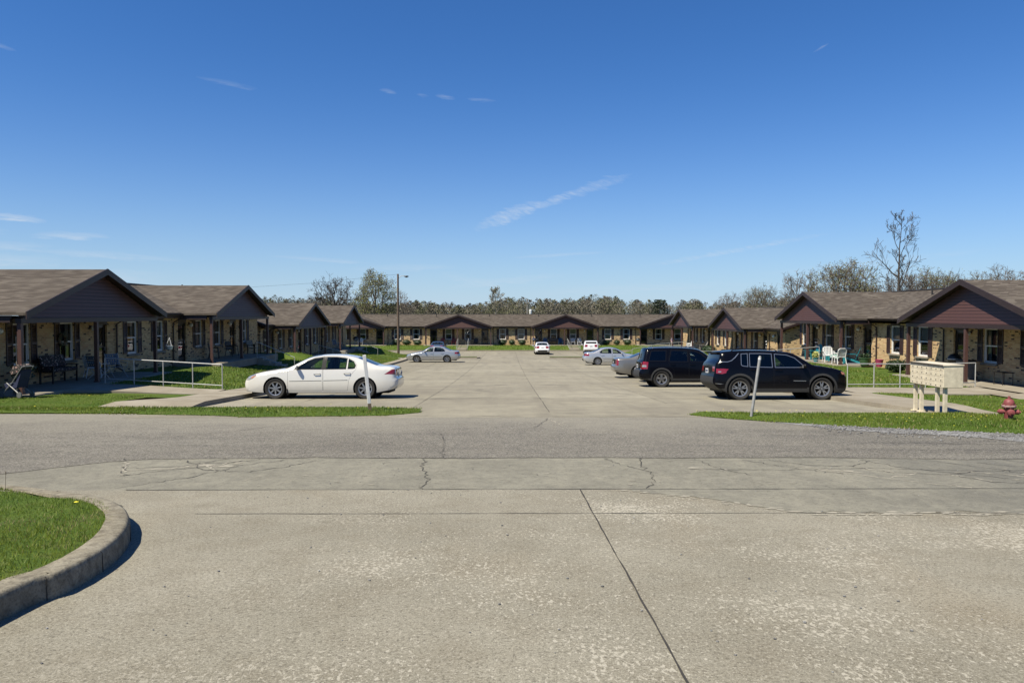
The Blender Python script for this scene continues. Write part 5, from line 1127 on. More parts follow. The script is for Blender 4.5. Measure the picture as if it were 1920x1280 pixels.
def shrub(label, loc, r, seed, group=None, n=900):
    rnd = random.Random(seed); t = thing('shrub', label, 'shrub', loc, 0, group)
    mb = leafball((0, 0, r[2] * .95), r, n, .06, rnd, .7); mb.build('foliage', M['leaf2'], t, fix=False)
    q = MB(); q.ball((0, 0, r[2] * .95), (r[0] * .8, r[1] * .8, r[2] * .8), 12, 8); q.build('inner_foliage', M['leaf2'], t, sm=True)
    for k in range(3): q = MB(); q.tube((rnd.uniform(-.1, .1), rnd.uniform(-.1, .1), -.05), (rnd.uniform(-.2, .2), rnd.uniform(-.2, .2), r[2]), .02, .012, 5); q.build('stem', M['weathered_wood'], t)
    return t
def potted(label, loc, pm, lm, pr=.2, ph=.3, fr=.3, fh=.35, seed=1, name='plant_pot'):
    t = thing(name, label, 'plant pot', loc); rnd = random.Random(seed)
    q = MB(); q.lathe([(pr * .7, 0), (pr, ph * .92), (pr * 1.08, ph * .92), (pr * 1.08, ph), (pr * .95, ph), (pr * .9, ph * .9), (0, ph * .9)], 16); q.build('pot', pm, t, sm=True)
    if lm: leafball((0, 0, ph + fh * .75), (fr, fr, fh), 260, .07, rnd, .2).build('foliage', lm, t, fix=False)
    return t
# left, nearest porch
l, a = at_l(27.5, .55, FL1); bench('dark bench with floral cushions on the nearest left porch', l, a, M['dark_metal'], M['floral'])
l, a = at_l(28.75, 1.35, FL1); folding_chair('folding chair with blue webbing turned sideways before the nearest left window', l, a + R(70))
l, a = at_l(29.7, 1.55, FL1); folding_chair('folding chair with blue webbing behind the middle porch post on the left', l, a - R(30))
l, a = at_l(29.25, .8, FL1); resin_chair('pale resin chair with a rounded back between the blue folding chairs', l, a + R(40), M['white_plastic'])
l, a = at_l(25.3, .6, FL1); potted('dark leafy plant in a pot near the left edge of the photo', l, M['dark_metal'], M['leaf'], .22, .32, .42, .42, 3)
t = thing('wreath', 'round dark twig wreath on the brick between the left windows', 'wreath', (XWL + .06, 28.55, FL1 + 1.55), R(90)); rnd = random.Random(4)
q = MB(); q.path([(.2 * math.cos(k * math.pi / 8), 0, .2 * math.sin(k * math.pi / 8)) for k in range(17)], .05, 6); q.build('ring', M['weathered_wood'], t)
lb = MB()
for k in range(140):
    an = rnd.uniform(0, 6.283); rr = rnd.uniform(.13, .28); p = Vector((rr * math.cos(an), rnd.uniform(-.08, .02), rr * math.sin(an))); v = Vector((rnd.gauss(0, 1), rnd.gauss(0, 1), rnd.gauss(0, 1))).normalized() * .05; b = v.cross(Vector((0, 1, .3))).normalized() * .02
    lb.add([p - v, p + b, p + v, p - b], [(0, 1, 2, 3)])
lb.build('leaves', M['leaf'], t, fix=False)
t = thing('stroller', 'small folded stroller with pale patterned hood at the lawn edge, far left', 'stroller', (-15.05, 22.75, FL1 - .02), R(75))
q = MB(); q.path([(-.2, .3, .12), (-.2, -.1, .5), (-.2, -.45, .95)], .014, 6); q.path([(.2, .3, .12), (.2, -.1, .5), (.2, -.45, .95)], .014, 6); q.path([(-.2, -.45, .95), (.2, -.45, .95)], .014, 6); q.path([(-.2, -.35, .1), (-.2, .15, .45)], .014, 6); q.path([(.2, -.35, .1), (.2, .15, .45)], .014, 6); q.build('frame', M['pipe'], t)
q = MB(); q.prism([(-.2, .3), (.2, .28), (.28, .42), (-.15, .45), (-.34, .85), (-.40, .82)], 'X', -.18, .18); q.build('seat', M['navy'], t)
q = MB(); q.prism([(-.36, .78), (-.02, .70), (.02, .78), (-.12, .96), (-.30, 1.02), (-.40, .95)], 'X', -.2, .2); q.build('hood', M['floral'], t)
for x in (-.22, .22):
    for y in (-.35, .3): q = MB(); q.lathe([(.0, -.02), (.06, -.02), (.09, -.018), (.09, .018), (.06, .02), (0, .02)], 14, c=(x, y, .09), axis='X'); q.build('wheel', M['grey_plastic'], t, sm=True)
t = thing('wind_chime', 'long tan wind chime hanging at the far left porch corner', 'wind chime', (-15.6, 23.7, FL1 + 2.2))
MB().tube((0, 0, 0), (0, 0, -.35), .004, n=4).build('cord', M['dark_metal'], t); MB().lathe([(.07, -.37), (.07, -.34)], 12).build('disc', M['weathered_wood'], t)
for k in range(6): an = k * math.pi / 3; q = MB(); q.tube((.055 * math.cos(an), .055 * math.sin(an), -.39), (.055 * math.cos(an), .055 * math.sin(an), -1.15 - .06 * k), .012, n=6); q.build('tube', plain('chime_%d' % k, [(.6, .36, .2), (.62, .55, .42), (.5, .2, .12)][k % 3], .5), t)
t = thing('plant_hanger', 'white hanging basket on a dark hook stake before the left wall', 'hanging basket', (-15.75, 34.9, lawn_l(-14.9, 34.9) - .05), R(90))
q = MB(); q.path([(0, 0, 0), (0, 0, 1.45), (-.03, 0, 1.62), (-.14, 0, 1.70), (-.25, 0, 1.64), (-.27, 0, 1.55)], .012, 6); q.build('stake', M['dark_metal'], t)
q = MB()
for k in range(3): an = k * 2.094; q.path([(-.27, 0, 1.54), (-.27 + .15 * math.cos(an), .15 * math.sin(an), 1.16)], .009, 4)
q.build('hanger_strap', M['white_plastic'], t); MB().lathe([(.10, .98), (.155, 1.12), (.165, 1.16), (.15, 1.16), (.1, 1.05), (0, 1.04)], 16, c=(-.27, 0, 0)).build('basket', M['white_plastic'], t, sm=True)
l, a = at_l(41.9, .6, FL1); resin_chair('dark chair on the second left porch, nearer of two', l, a + .3, M['black_plastic'])
l, a = at_l(44.6, .6, FL1); resin_chair('dark chair on the second left porch, farther of two', l, a - .3, M['black_plastic'])
l, a = at_l(48.6, .6, FL1 - .05); bench('dark slatted bench against the wall beyond the second left porch', (l[0], l[1], FL1 - .08), a, M['dark_metal'], None, 1.2)
l, a = at_l(69.2, 1.3, FL2); folding_chair('blue webbed folding chair on the farthest left porch, nearer one', l, a - .5)
l, a = at_l(70.3, 1.3, FL2); folding_chair('blue webbed folding chair on the farthest left porch, farther one', l, a + .3)
def grill(label, loc, m, name='grill'):
    t = thing(name, label, 'grill', loc); MB().ball((0, 0, .82), (.28, .28, .25), 14, 8).build('kettle', m, t, sm=True); MB().lathe([(.285, .8), (.29, .82), (.285, .84)], 16).build('rim', M['alu'], t)
    for k in range(3): an = k * 2.094 + .4; MB().tube((.14 * math.cos(an), .14 * math.sin(an), .62), (.3 * math.cos(an), .3 * math.sin(an), 0), .014, n=6).build('leg', M['alu'], t)
    return t
l, a = at_l(76.2, 1.6, FL2); grill('black kettle grill at the end of the farthest left porch', l, M['black_plastic'])
# right, nearest porch
l, a = at_r(31.7, .75, FR1); t = thing('trash_bin', 'dark grey lidded bin by the door behind the mailbox unit', 'bin', l, a)
q = MB(); q.prism([(-.24, 0), (.24, 0), (.29, .78), (-.29, .78)], 'Y', -.25, .25); q.build('bin_body', M['grey_plastic'], t); q = MB(); q.bevbox((0, 0, .81), (.62, .58, .06), .015); q.build('lid', M['black_plastic'], t)
for x in (-.25, .25): MB().lathe([(0, -.03), (.08, -.03), (.08, .03), (0, .03)], 12, c=(x, .27, .08), axis='X').build('wheel', M['black_plastic'], t)
l, a = at_r(32.6, .7, FR1); grill('black kettle grill beside the grey bin near the mailbox unit', l, M['black_plastic'])
l, a = at_r(31.0, .9, FR1); t = thing('side_table', 'small dark table on the near right porch behind the brown post', 'table', (XWR - .8, 29.2, FR1), a); MB().bevbox((0, 0, .5), (.6, .5, .03), .008).build('tabletop', M['dark_metal'], t)
for x in (-.26, .26):
    for y in (-.2, .2): MB().tube((x, y, 0), (x, y, .49), .015, n=6).build('leg', M['dark_metal'], t)
potted('green tub on the lawn edge by the right door', (19.75, 40.6, padr(40) + .05), M['green_pot'], M['leaf'], .30, .42, .25, .14, 5)
potted('bright pink pot beside the green tub near the sunlit brick', (19.9, 39.3, padr(40) + .05), M['pink_pot'], None, .2, .4)
shrub('low round shrub under the sunlit window behind the mailbox unit', (19.55, 36.9, padr(37)), (.55, .5, .30), 12)
# right, porch with teal chairs
TEAL = 'teal chairs on the right porch'
for y, d, dr, lab in ((45.9, 1.5, .2, 'teal slatted chair nearest the middle post of the sunlit right porch'), (44.4, .9, -.2, 'teal slatted chair against the wall behind the handrail, right porch'), (41.95, 1.0, -.5, 'teal slatted chair beside the white chairs on the right porch')):
    l, a = at_r(y, d, FR1); adirondack(lab, l, a + dr, M['teal_paint'], TEAL)
l, a = at_r(43.0, 1.75, FR1); resin_chair('white resin chair left of the small cloth covered table on the right porch', l, a + 1.4, M['white_plastic'])
l, a = at_r(41.3, 1.9, FR1); resin_chair('white resin chair behind the corner post of the right porch', l, a - 1.4, M['white_plastic'])
t = thing('side_table', 'small round table under a mint cloth between the white resin chairs', 'table', (XWR - 1.7, 42.1, FR1 + .002)); M['mint'] = plain('mint_cloth', (.36, .52, .46), .9, var=.2)
MB().lathe([(.03, 0), (.03, .5)], 10).build('leg', M['white_plastic'], t); cl = MB(); cl.lathe([(.34 + .03 * (k % 2), .36) if k == 0 else (.30, .5) if k == 1 else (0, .505) for k in range(3)], 18); cl.build('tabletop', M['white_plastic'], t)
cl = MB(); n = 36; V = [(0, 0, .512)]
for k in range(n): an = 2 * math.pi * k / n; V.append((.31 * math.cos(an), .31 * math.sin(an), .51))
for k in range(n): an = 2 * math.pi * k / n; r_ = .34 + .025 * math.sin(an * 6); V.append((r_ * math.cos(an), r_ * math.sin(an), .33 + .03 * math.sin(an * 4)))
cl.add(V, [(0, 1 + k, 1 + (k + 1) % n) for k in range(n)] + [(1 + k, 1 + n + k, 1 + n + (k + 1) % n, 1 + (k + 1) % n) for k in range(n)]); o = cl.build('tablecloth', M['mint'], sm=True); o.location = (XWR - 1.7, 42.1, FR1 + .002); tag(o, 'mint cloth on the small round table between white chairs', 'tablecloth')
potted('pot of yellow green flowers on the edge of the right porch', (XWR - 2.25, 43.6, FR1 + .002), M['teal_paint'], M['flower'], .16, .24, .22, .22, 9)
for y, lab in ((54.0, 'dark shrub at the end wall of the second right building'), (70.2, 'clipped shrub between the two far right gables, nearer one'), (71.3, 'clipped shrub between the two far right gables, farther one')): shrub(lab, (19.4, y, padr(y)), (.6, .6, .38), int(y), n=500)
for y, d, lab in ((75.2, 1.9, 'white rocking chair on the farthest right porch, nearer of two'), (76.6, 1.6, 'white rocking chair on the farthest right porch, farther of two')):
    l, a = at_r(y, d, FR2); resin_chair(lab, l, a, M['white_plastic'], None, True)
for y, lab in ((74.6, 'grey high backed chair behind the white rocking chairs'), (64.5, 'grey high backed chair on the porch behind the boxy dark vehicle')):
    l, a = at_r(y, .8, FR2); adirondack(lab, l, a, M['grey_wood'])
M['flagm'] = None
def mk_flag():
    t = NT('flag_cloth'); x, y, z = t.sep(); s = t.math('LESS_THAN', t.math('FRACT', t.math('MULTIPLY', z, 11)), .5); c = t.mix(s, (.62, .60, .58), (.40, .03, .04))
    can = t.math('MULTIPLY', t.math('LESS_THAN', y, -.05), t.math('GREATER_THAN', z, .22)); M['flagm'] = t.fin(t.mix(can, c, (.02, .03, .14)), .9)
mk_flag()
t = thing('flag', 'red and white striped flag hanging by the farthest right porch', 'flag', (18.0, 80.6, FR2 + .55), 0)
q = MB(); V = [(.03 * math.sin(j * 1.3 + i), -.35 + .7 * i / 8, .45 - .45 * j / 5) for j in range(6) for i in range(9)]; q.add(V, [(j * 9 + i, j * 9 + i + 1, j * 9 + 10 + i, j * 9 + 9 + i) for j in range(5) for i in range(8)]); q.build('cloth', M['flagm'], t, fix=False, sm=True); MB().tube((0, -.37, .47), (0, .37, .47), .012, n=6).build('rod', M['white_plastic'], t); MB().tube((0, 0, -.55), (0, 0, .47), .014, n=6).build('stand', M['white_plastic'], t)
# far porches
for x, m, lab in ((-8.95, 'red_paint', 'red slatted chair on the far porch, left of the pair'), (-7.35, 'red_paint', 'red slatted chair on the far porch, right of the pair'), (-5.4, 'grey_wood', 'grey slatted chair beside the far steps'), (-4.3, 'black_plastic', 'dark slatted chair right of the grey one on the far porch'),
                  (5.35, 'blue_paint', 'blue slatted chair left of the brown bench on the far porch'), (7.5, 'blue_paint', 'blue slatted chair right of the brown bench on the far porch'), (24.2, 'grey_wood', 'grey slatted chair on the rightmost far porch'), (-20.3, 'white_plastic', 'white slatted chair on the leftmost far porch')):
    l, a = at_f(x, .9); adirondack(lab, l, a, M[m])
l, a = at_f(6.45, .8); bench('brown bench between the blue chairs on the far porch', l, a, M['weathered_wood'], None, 1.2)
for x, lab in ((9.2, 'white resin chair on the far porch, left of two by the door'), (10.1, 'white resin chair on the far porch, right of two by the door')): l, a = at_f(x, 1.0); resin_chair(lab, l, a, M['white_plastic'])
grill('kettle grill under a blue cover on the far lawn', (3.75, 101.9, lawn_f(0, 101.9)), M['navy']); grill('black kettle grill by the rightmost far porch post', (18.1, 101.8, lawn_f(0, 101.8)), M['black_plastic'])
hs = shrub('clipped round hedge shrub under the windows of the far building', (-.54, 103.1, lawn_f(0, 103.1)), (.62, .5, .42), 31, 'hedge shrubs along the far building', 420)
hl = ['left', 'middle', 'right']
for gi, (grp, xs) in enumerate((('middle far windows', (-.62, .72, 2.15)), ('windows by the light pole', (-15.4, -13.95, -12.4)), ('far right windows', (13.9, 15.4, 16.9)))):
    for k, x in enumerate(xs):
        lab = '%s one of three clipped hedge shrubs under the %s' % (hl[k], grp)
        if gi == 0 and k == 0: hs['label'] = lab; hs.location.x = x
        else: dup(hs, (x, 103.1, lawn_f(0, 103.1)), rz=rg.uniform(0, 6), label=lab, scale=(rg.uniform(.85, 1.1), rg.uniform(.9, 1.1), rg.uniform(.85, 1.05)))

# ------------------------------------------------------------------ trees
M['bark'] = plain('grey_bark', (.20, .17, .14), .9, var=.3, scale=3); M['twig'] = plain('twig', (.16, .13, .105), .9, var=.25, scale=2); M['bark_dark'] = plain('dark_bark', (.075, .06, .05), .9, var=.3, scale=3)
M['bud'] = plain('spring_buds', (.23, .24, .07), .8, var=.35, scale=.9); M['bud2'] = plain('pale_buds', (.25, .23, .11), .8, var=.35, scale=.9); M['evergreen'] = plain('evergreen', (.018, .035, .014), .8, var=.4, scale=1)
def grow(seed, h, rad, r0, first=.25, up=.55, limbs=9, kids=(6, 6, 5), buds=0, bud_s=.14, limb_list=None, wander=.16, len0=None, twig_r=.016):
    rnd = random.Random(seed); TR, CR, BU = MB(), MB(), MB()
    def branch(p, d, ln, r, lv):
        ns = 5 if lv < 2 else (3 if lv == 2 else 2); pts = [p]; rs = [r]; q = p.copy(); dd = d.copy()
        for i in range(ns):
            dd = (dd + Vector((rnd.gauss(0, wander), rnd.gauss(0, wander), rnd.gauss(0, wander) + .10))).normalized(); q = q + dd * (ln / ns); pts.append(q.copy()); rs.append(max(twig_r, r * (1 - .75 * (i + 1) / ns)))
        (TR if lv <= 1 else CR).path(pts, rs, 6 if lv <= 1 else 3, cap=False)
        if lv < 3 + (1 if len(kids) > 3 else 0) and lv - 1 < len(kids):
            n = kids[lv - 1]
            for k in range(n):
                t = .25 + .75 * (k + rnd.uniform(.2, .9)) / n; i = min(ns - 1, int(t * ns)); b = pts[i].lerp(pts[i + 1], t * ns - i); ax = (pts[i + 1] - pts[i]).normalized()
                o = ax.orthogonal().normalized(); o.rotate(Matrix.Rotation(rnd.uniform(0, 6.283), 3, ax)); nd = (ax * rnd.uniform(.55, 1.0) + o * rnd.uniform(.5, .95) + Vector((0, 0, .12))).normalized()
                branch(b, nd, ln * rnd.uniform(.36, .6) * (1.15 - .45 * t), max(twig_r, rs[i] * .55), lv + 1)
        elif buds:
            for k in range(buds):
                c = pts[-1] + Vector((rnd.gauss(0, .25), rnd.gauss(0, .25), rnd.gauss(0, .25))); v = Vector((rnd.gauss(0, 1), rnd.gauss(0, 1), rnd.gauss(0, 1))).normalized() * bud_s; b = v.cross(Vector((rnd.gauss(0, 1), rnd.gauss(0, 1), rnd.gauss(0, 1)))).normalized() * bud_s * .6
                BU.add([c - v, c + b, c + v, c - b], [(0, 1, 2, 3)])
    n = 10; lean = [Vector((rnd.gauss(0, .012) * h, rnd.gauss(0, .012) * h, 0)) for i in range(n + 1)]; P = []; acc = Vector((0, 0, 0))
    for i in range(n + 1): acc = acc + lean[i] * (i > 0) * .5; P.append(Vector((acc.x, acc.y, h * .93 * i / n)))
    RS = [max(.03, r0 * (1 - .92 * (i / n) ** .8)) * (1.35 if i == 0 else 1) for i in range(n + 1)]; TR.path(P, RS, 8)
    if limb_list is None:
        limb_list = []
        for k in range(limbs):
            t = first + (1 - first) * (k + rnd.uniform(0, .8)) / limbs; prof = math.sin(min(1, (t - first) / (1 - first) * .85 + .22) * math.pi) ** .6
            limb_list.append((t, k * 2.4 + rnd.uniform(-.5, .5), up * rnd.uniform(.7, 1.3) * (.6 + .8 * t), rad * prof * rnd.uniform(.85, 1.2)))
    for (t, an, e, ln) in limb_list:
        i = min(n - 1, int(t * n)); b = P[i].lerp(P[i + 1], t * n - i); d = Vector((math.cos(an) * math.cos(e), math.sin(an) * math.cos(e), math.sin(e))); branch(b, d, ln, max(.03, RS[i] * .55), 1)
    return TR, CR, BU
def grow2(seed, h, rx, rz, zc, npt, r0, fork=.3, buds=0, bud_s=.13, twig=.024, up=.0, lean=.0):
    "crown grown towards points spread through a rounded, uneven envelope"
    g = np.random.default_rng(seed); rnd = random.Random(seed); TR, CR, BU = MB(), MB(), MB()
    u = g.normal(0, 1, (npt, 3)); u /= np.linalg.norm(u, axis=1)[:, None]; rad = g.uniform(.30, 1, npt) ** .55
    lob = 1 + .13 * np.sin(u[:, 0] * 5 + seed) + .10 * np.sin(u[:, 2] * 6 + u[:, 1] * 4 + seed * 2)
    P = u * (rad * lob)[:, None] * np.array([rx, rx, rz]) + np.array([lean, 0, zc]); P = P[(P[:, 2] > h * .12) & (P[:, 2] < h)]
    def curve(a, b, r1, r2, mbx, ns, n):
        a, b = Vector(a), Vector(b); L_ = (b - a).length; o = Vector((rnd.gauss(0, .09), rnd.gauss(0, .09), rnd.gauss(.02, .07))) * L_
        pts = [a.lerp(b, i / n) + o * math.sin(math.pi * i / n) + (Vector((rnd.gauss(0, .03), rnd.gauss(0, .03), rnd.gauss(0, .03))) * L_ if 0 < i < n else Vector((0, 0, 0))) for i in range(n + 1)]
        mbx.path(pts, [r1 + (r2 - r1) * i / n for i in range(n + 1)], ns, cap=False); return pts
    def rec(pts, a, lv):
        n = len(pts); r = max(twig, .5 * twig * n ** .5)
        if n <= 2:
            for p in pts:
                q = curve(a, p, twig, twig * .7, CR, 3, 2)
                for k in range(3):
                    b = Vector(p).lerp(Vector(a), rnd.uniform(0, .5)); e = b + Vector((rnd.gauss(0, .35), rnd.gauss(0, .35), rnd.gauss(.25, .3))); CR.path([b, e], [twig * .75, twig * .55], 3, cap=False)
                    for m_ in range(buds):
                        c = e + Vector((rnd.gauss(0, .2), rnd.gauss(0, .2), rnd.gauss(0, .2))); v = Vector((rnd.gauss(0, 1), rnd.gauss(0, 1), rnd.gauss(0, 1))).normalized() * bud_s; w_ = v.cross(Vector((rnd.gauss(0, 1), rnd.gauss(0, 1), rnd.gauss(0, 1)))).normalized() * bud_s * .6
                        BU.add([c - v, c + w_, c + v, c - w_], [(0, 1, 2, 3)])
            return
        k = min(n, 3 if lv else 7); C = pts[g.choice(n, k, replace=False)]
        for it in range(5):
            d = ((pts[:, None] - C[None]) ** 2).sum(2); lab = d.argmin(1)
            for j in range(k):
                if (lab == j).any(): C[j] = pts[lab == j].mean(0)
        for j in range(k):
            sub = pts[lab == j]
            if len(sub) == 0: continue
            node = np.array(a) + (C[j] - np.array(a)) * (rnd.uniform(.42, .62) if len(sub) > 2 else .5)
            if lv == 0: node = node + np.array([0, 0, -.06 * h]) 
            r2 = max(twig, .5 * twig * len(sub) ** .5)
            big = lv < 2; curve(a, node, min(r * .8, r2 * 1.25), r2, TR if big else CR, 6 if big else 3, 4 if big else 2); rec(sub, tuple(node), lv + 1)
    zf = h * fork; q = curve((0, 0, -.3), (lean * .3, 0, zf), r0, r0 * .75, TR, 8, 4); top = curve((lean * .3, 0, zf), (lean * .7, 0, zc), r0 * .72, r0 * .4, TR, 8, 4)
    lo = P[:, 2] < zc * .95; rec(P[lo], (lean * .3, 0, zf), 0); rec(P[~lo], (lean * .6, 0, zf + (zc - zf) * .7), 0)
    return TR, CR, BU
def tree(label, loc, built, bark, twig, bud, scale=1, rz=0, group=None, name='bare_tree'):
    TR, CR, BU = built; t = thing(name, label, 'tree', loc, rz, group); t.scale = (scale,) * 3
    TR.build('trunk', bark, t, sm=True, fix=False); mb = MB(); mb.v = CR.v + BU.v; n = len(CR.v); mb.f = CR.f + [tuple(i + n for i in f) for f in BU.f]; mb.m = [0] * len(CR.f) + [1] * len(BU.f); mb.build('crown', [twig, bud], t, fix=False); return t
gt = -3.5
t1 = grow2(5, 13.4, 4.9, 5.2, 8.0, 620, .40, .22, 0, twig=.032, lean=.4)
tree('dark bare spreading tree behind the far left roofs', (-35.0, 150, gt), t1, M['bark_dark'], M['bark_dark'], M['bud'], 1, 1.0)
t2 = grow2(9, 14.2, 4.4, 5.9, 8.2, 760, .42, .16, 3, .12, twig=.026)
tree('dense budding olive tree just left of the wooden light pole', (-26.6, 150, gt), t2, M['bark'], M['twig'], M['bud'], 1, .4, name='budding_tree')
t3 = grow2(14, 10.4, 2.5, 4.2, 6.0, 300, .24, .2, 0, twig=.024)
tree('pale bare tree right behind the wooden light pole', (-22.3, 156, gt), t3, M['bark'], M['twig'], M['bud'], 1, 2.4)
# lone tall tree with few limbs
LL = [(.22, 2.9, .2, 4.6), (.26, .4, .4, 4.6), (.30, 3.3, .15, 4.8), (.33, -.2, .75, 5.2), (.36, 1.6, .5, 4.5), (.38, 2.8, .6, 5.2), (.40, .1, .45, 4.4), (.44, .2, 1.0, 7.2), (.50, -1.5, .6, 3.5), (.56, 3.1, .6, 7.0), (.62, .6, .7, 2.8), (.66, 2.6, .8, 2.6), (.72, .1, .8, 5.6), (.78, 2.9, .95, 3.8), (.84, .3, .9, 3.4), (.88, 3.3, .95, 3.2), (.93, 1.2, 1.0, 2.8), (.95, .1, .8, 3.2), (.97, 3.0, .9, 2.8)]
t4 = grow(21, 22.0, 4, .46, limb_list=LL, kids=(7, 6, 5), wander=.22, twig_r=.03)
tree('tallest lone tree, nearly bare, with crooked limbs above the right roofs', (66.3, 125, gt), t4, M['bark_dark'], M['bark_dark'], M['bud'], 1, 0).scale = (.84, .84, 1.0)
right = [(57.5, 128, 14.0, 1, 'bud', 'budding tree left of the tallest lone tree'), (61.2, 131, 14.4, 2, 'bud', 'pale green budding tree close to the left of the tallest lone tree'), (53.3, 134, 12.6, 0, 'twig', 'bare tree at the left end of the trees above the right roofs'),
         (48.5, 139, 10.4, 1, 'bud2', 'small bare tree low behind the peak of the second right gable'), (44.8, 150, 9.4, 0, 'bud2', 'smallest bare tree behind the right gables'), (71.2, 131, 12.6, 0, 'twig', 'grey bare tree just right of the tallest lone tree'), (76.5, 134, 13.2, 2, 'bud', 'yellow green budding tree above the near right gable'),
         (80.3, 136, 12.9, 1, 'bud', 'yellow green tree right of the near right gable peak'), (85.0, 139, 12.4, 0, 'twig', 'bare grey tree toward the right edge of the photo'), (90.2, 141, 12.8, 2, 'bud2', 'bare tree second from the right edge of the photo'), (95, 140, 14.2, 0, 'twig', 'bare tree at the right edge of the photo'),
         (64.0, 136, 11.0, 0, 'twig', 'low bare tree behind the trunk of the tallest lone tree'), (68.5, 138, 10.4, 1, 'bud2', 'brushy low tree under the tallest lone tree')]
M['far_bark'] = plain('pale_bark', (.30, .27, .22), .9, var=.2, scale=1)
protos = []
for k, (sd, bd) in enumerate(((31, 0), (37, 1), (41, 1))): protos.append(grow2(sd, 13.6, 4.5 + .3 * k, 6.0, 7.7, 760, .34, .14, bd, .11, twig=.029))
pr = {}
for k, (x, y, h, v, bm, lab) in enumerate(right):
    key = (v, bm)
    if key not in pr: pr[key] = tree(lab, (x, y, gt), protos[v], M['bark'], M['twig'], M[bm] if bm != 'twig' else M['bud2'], h / 13, rg.uniform(0, 6), name='budding_tree' if 'bud' in lab else 'bare_tree')
    else: dup(pr[key], (x, y, gt), rz=rg.uniform(0, 6), label=lab, scale=h / 13)
tree('thin taller tree rising from the wood behind the middle of the far roof', (-4.2, 262, -3.6), grow(52, 15.0, 4.6, .26, .3, .9, 13, (7, 6, 5), 1, .16, twig_r=.05), M['far_bark'], M['far_bark'], M['bud2'], 1.0, 1)
dup(pr[(2, 'bud')], (91, 270, -3.6), rz=1.0, label='pale feathery tree rising from the wood left of the right gables', scale=1.12)
t = EVG = thing('evergreen_tree', 'dark evergreen clump standing out in the distant wood', 'tree', (55.5, 268, -3.6)); rnd = random.Random(3); mb = MB()
MB().lathe([(.25, 0), (.1, 11)], 8).build('trunk', M['bark'], t)
for k in range(900):
    z = rnd.uniform(2, 12.4); rr = (3.2 - .18 * abs(z - 7)) * math.sqrt(rnd.random()); an = rnd.uniform(0, 6.283); p = Vector((rr * math.cos(an), rr * math.sin(an), z)); v = Vector((rnd.gauss(0, 1), rnd.gauss(0, 1), rnd.gauss(0, .6))).normalized() * .45; b = v.cross(Vector((rnd.gauss(0, 1), rnd.gauss(0, 1), 1))).normalized() * .25; mb.add([p - v, p + b, p + v, p - b], [(0, 1, 2, 3)])
mb.build('crown', M['evergreen'], t, fix=False)

EVG.scale = (1.0, 1.0, .86)
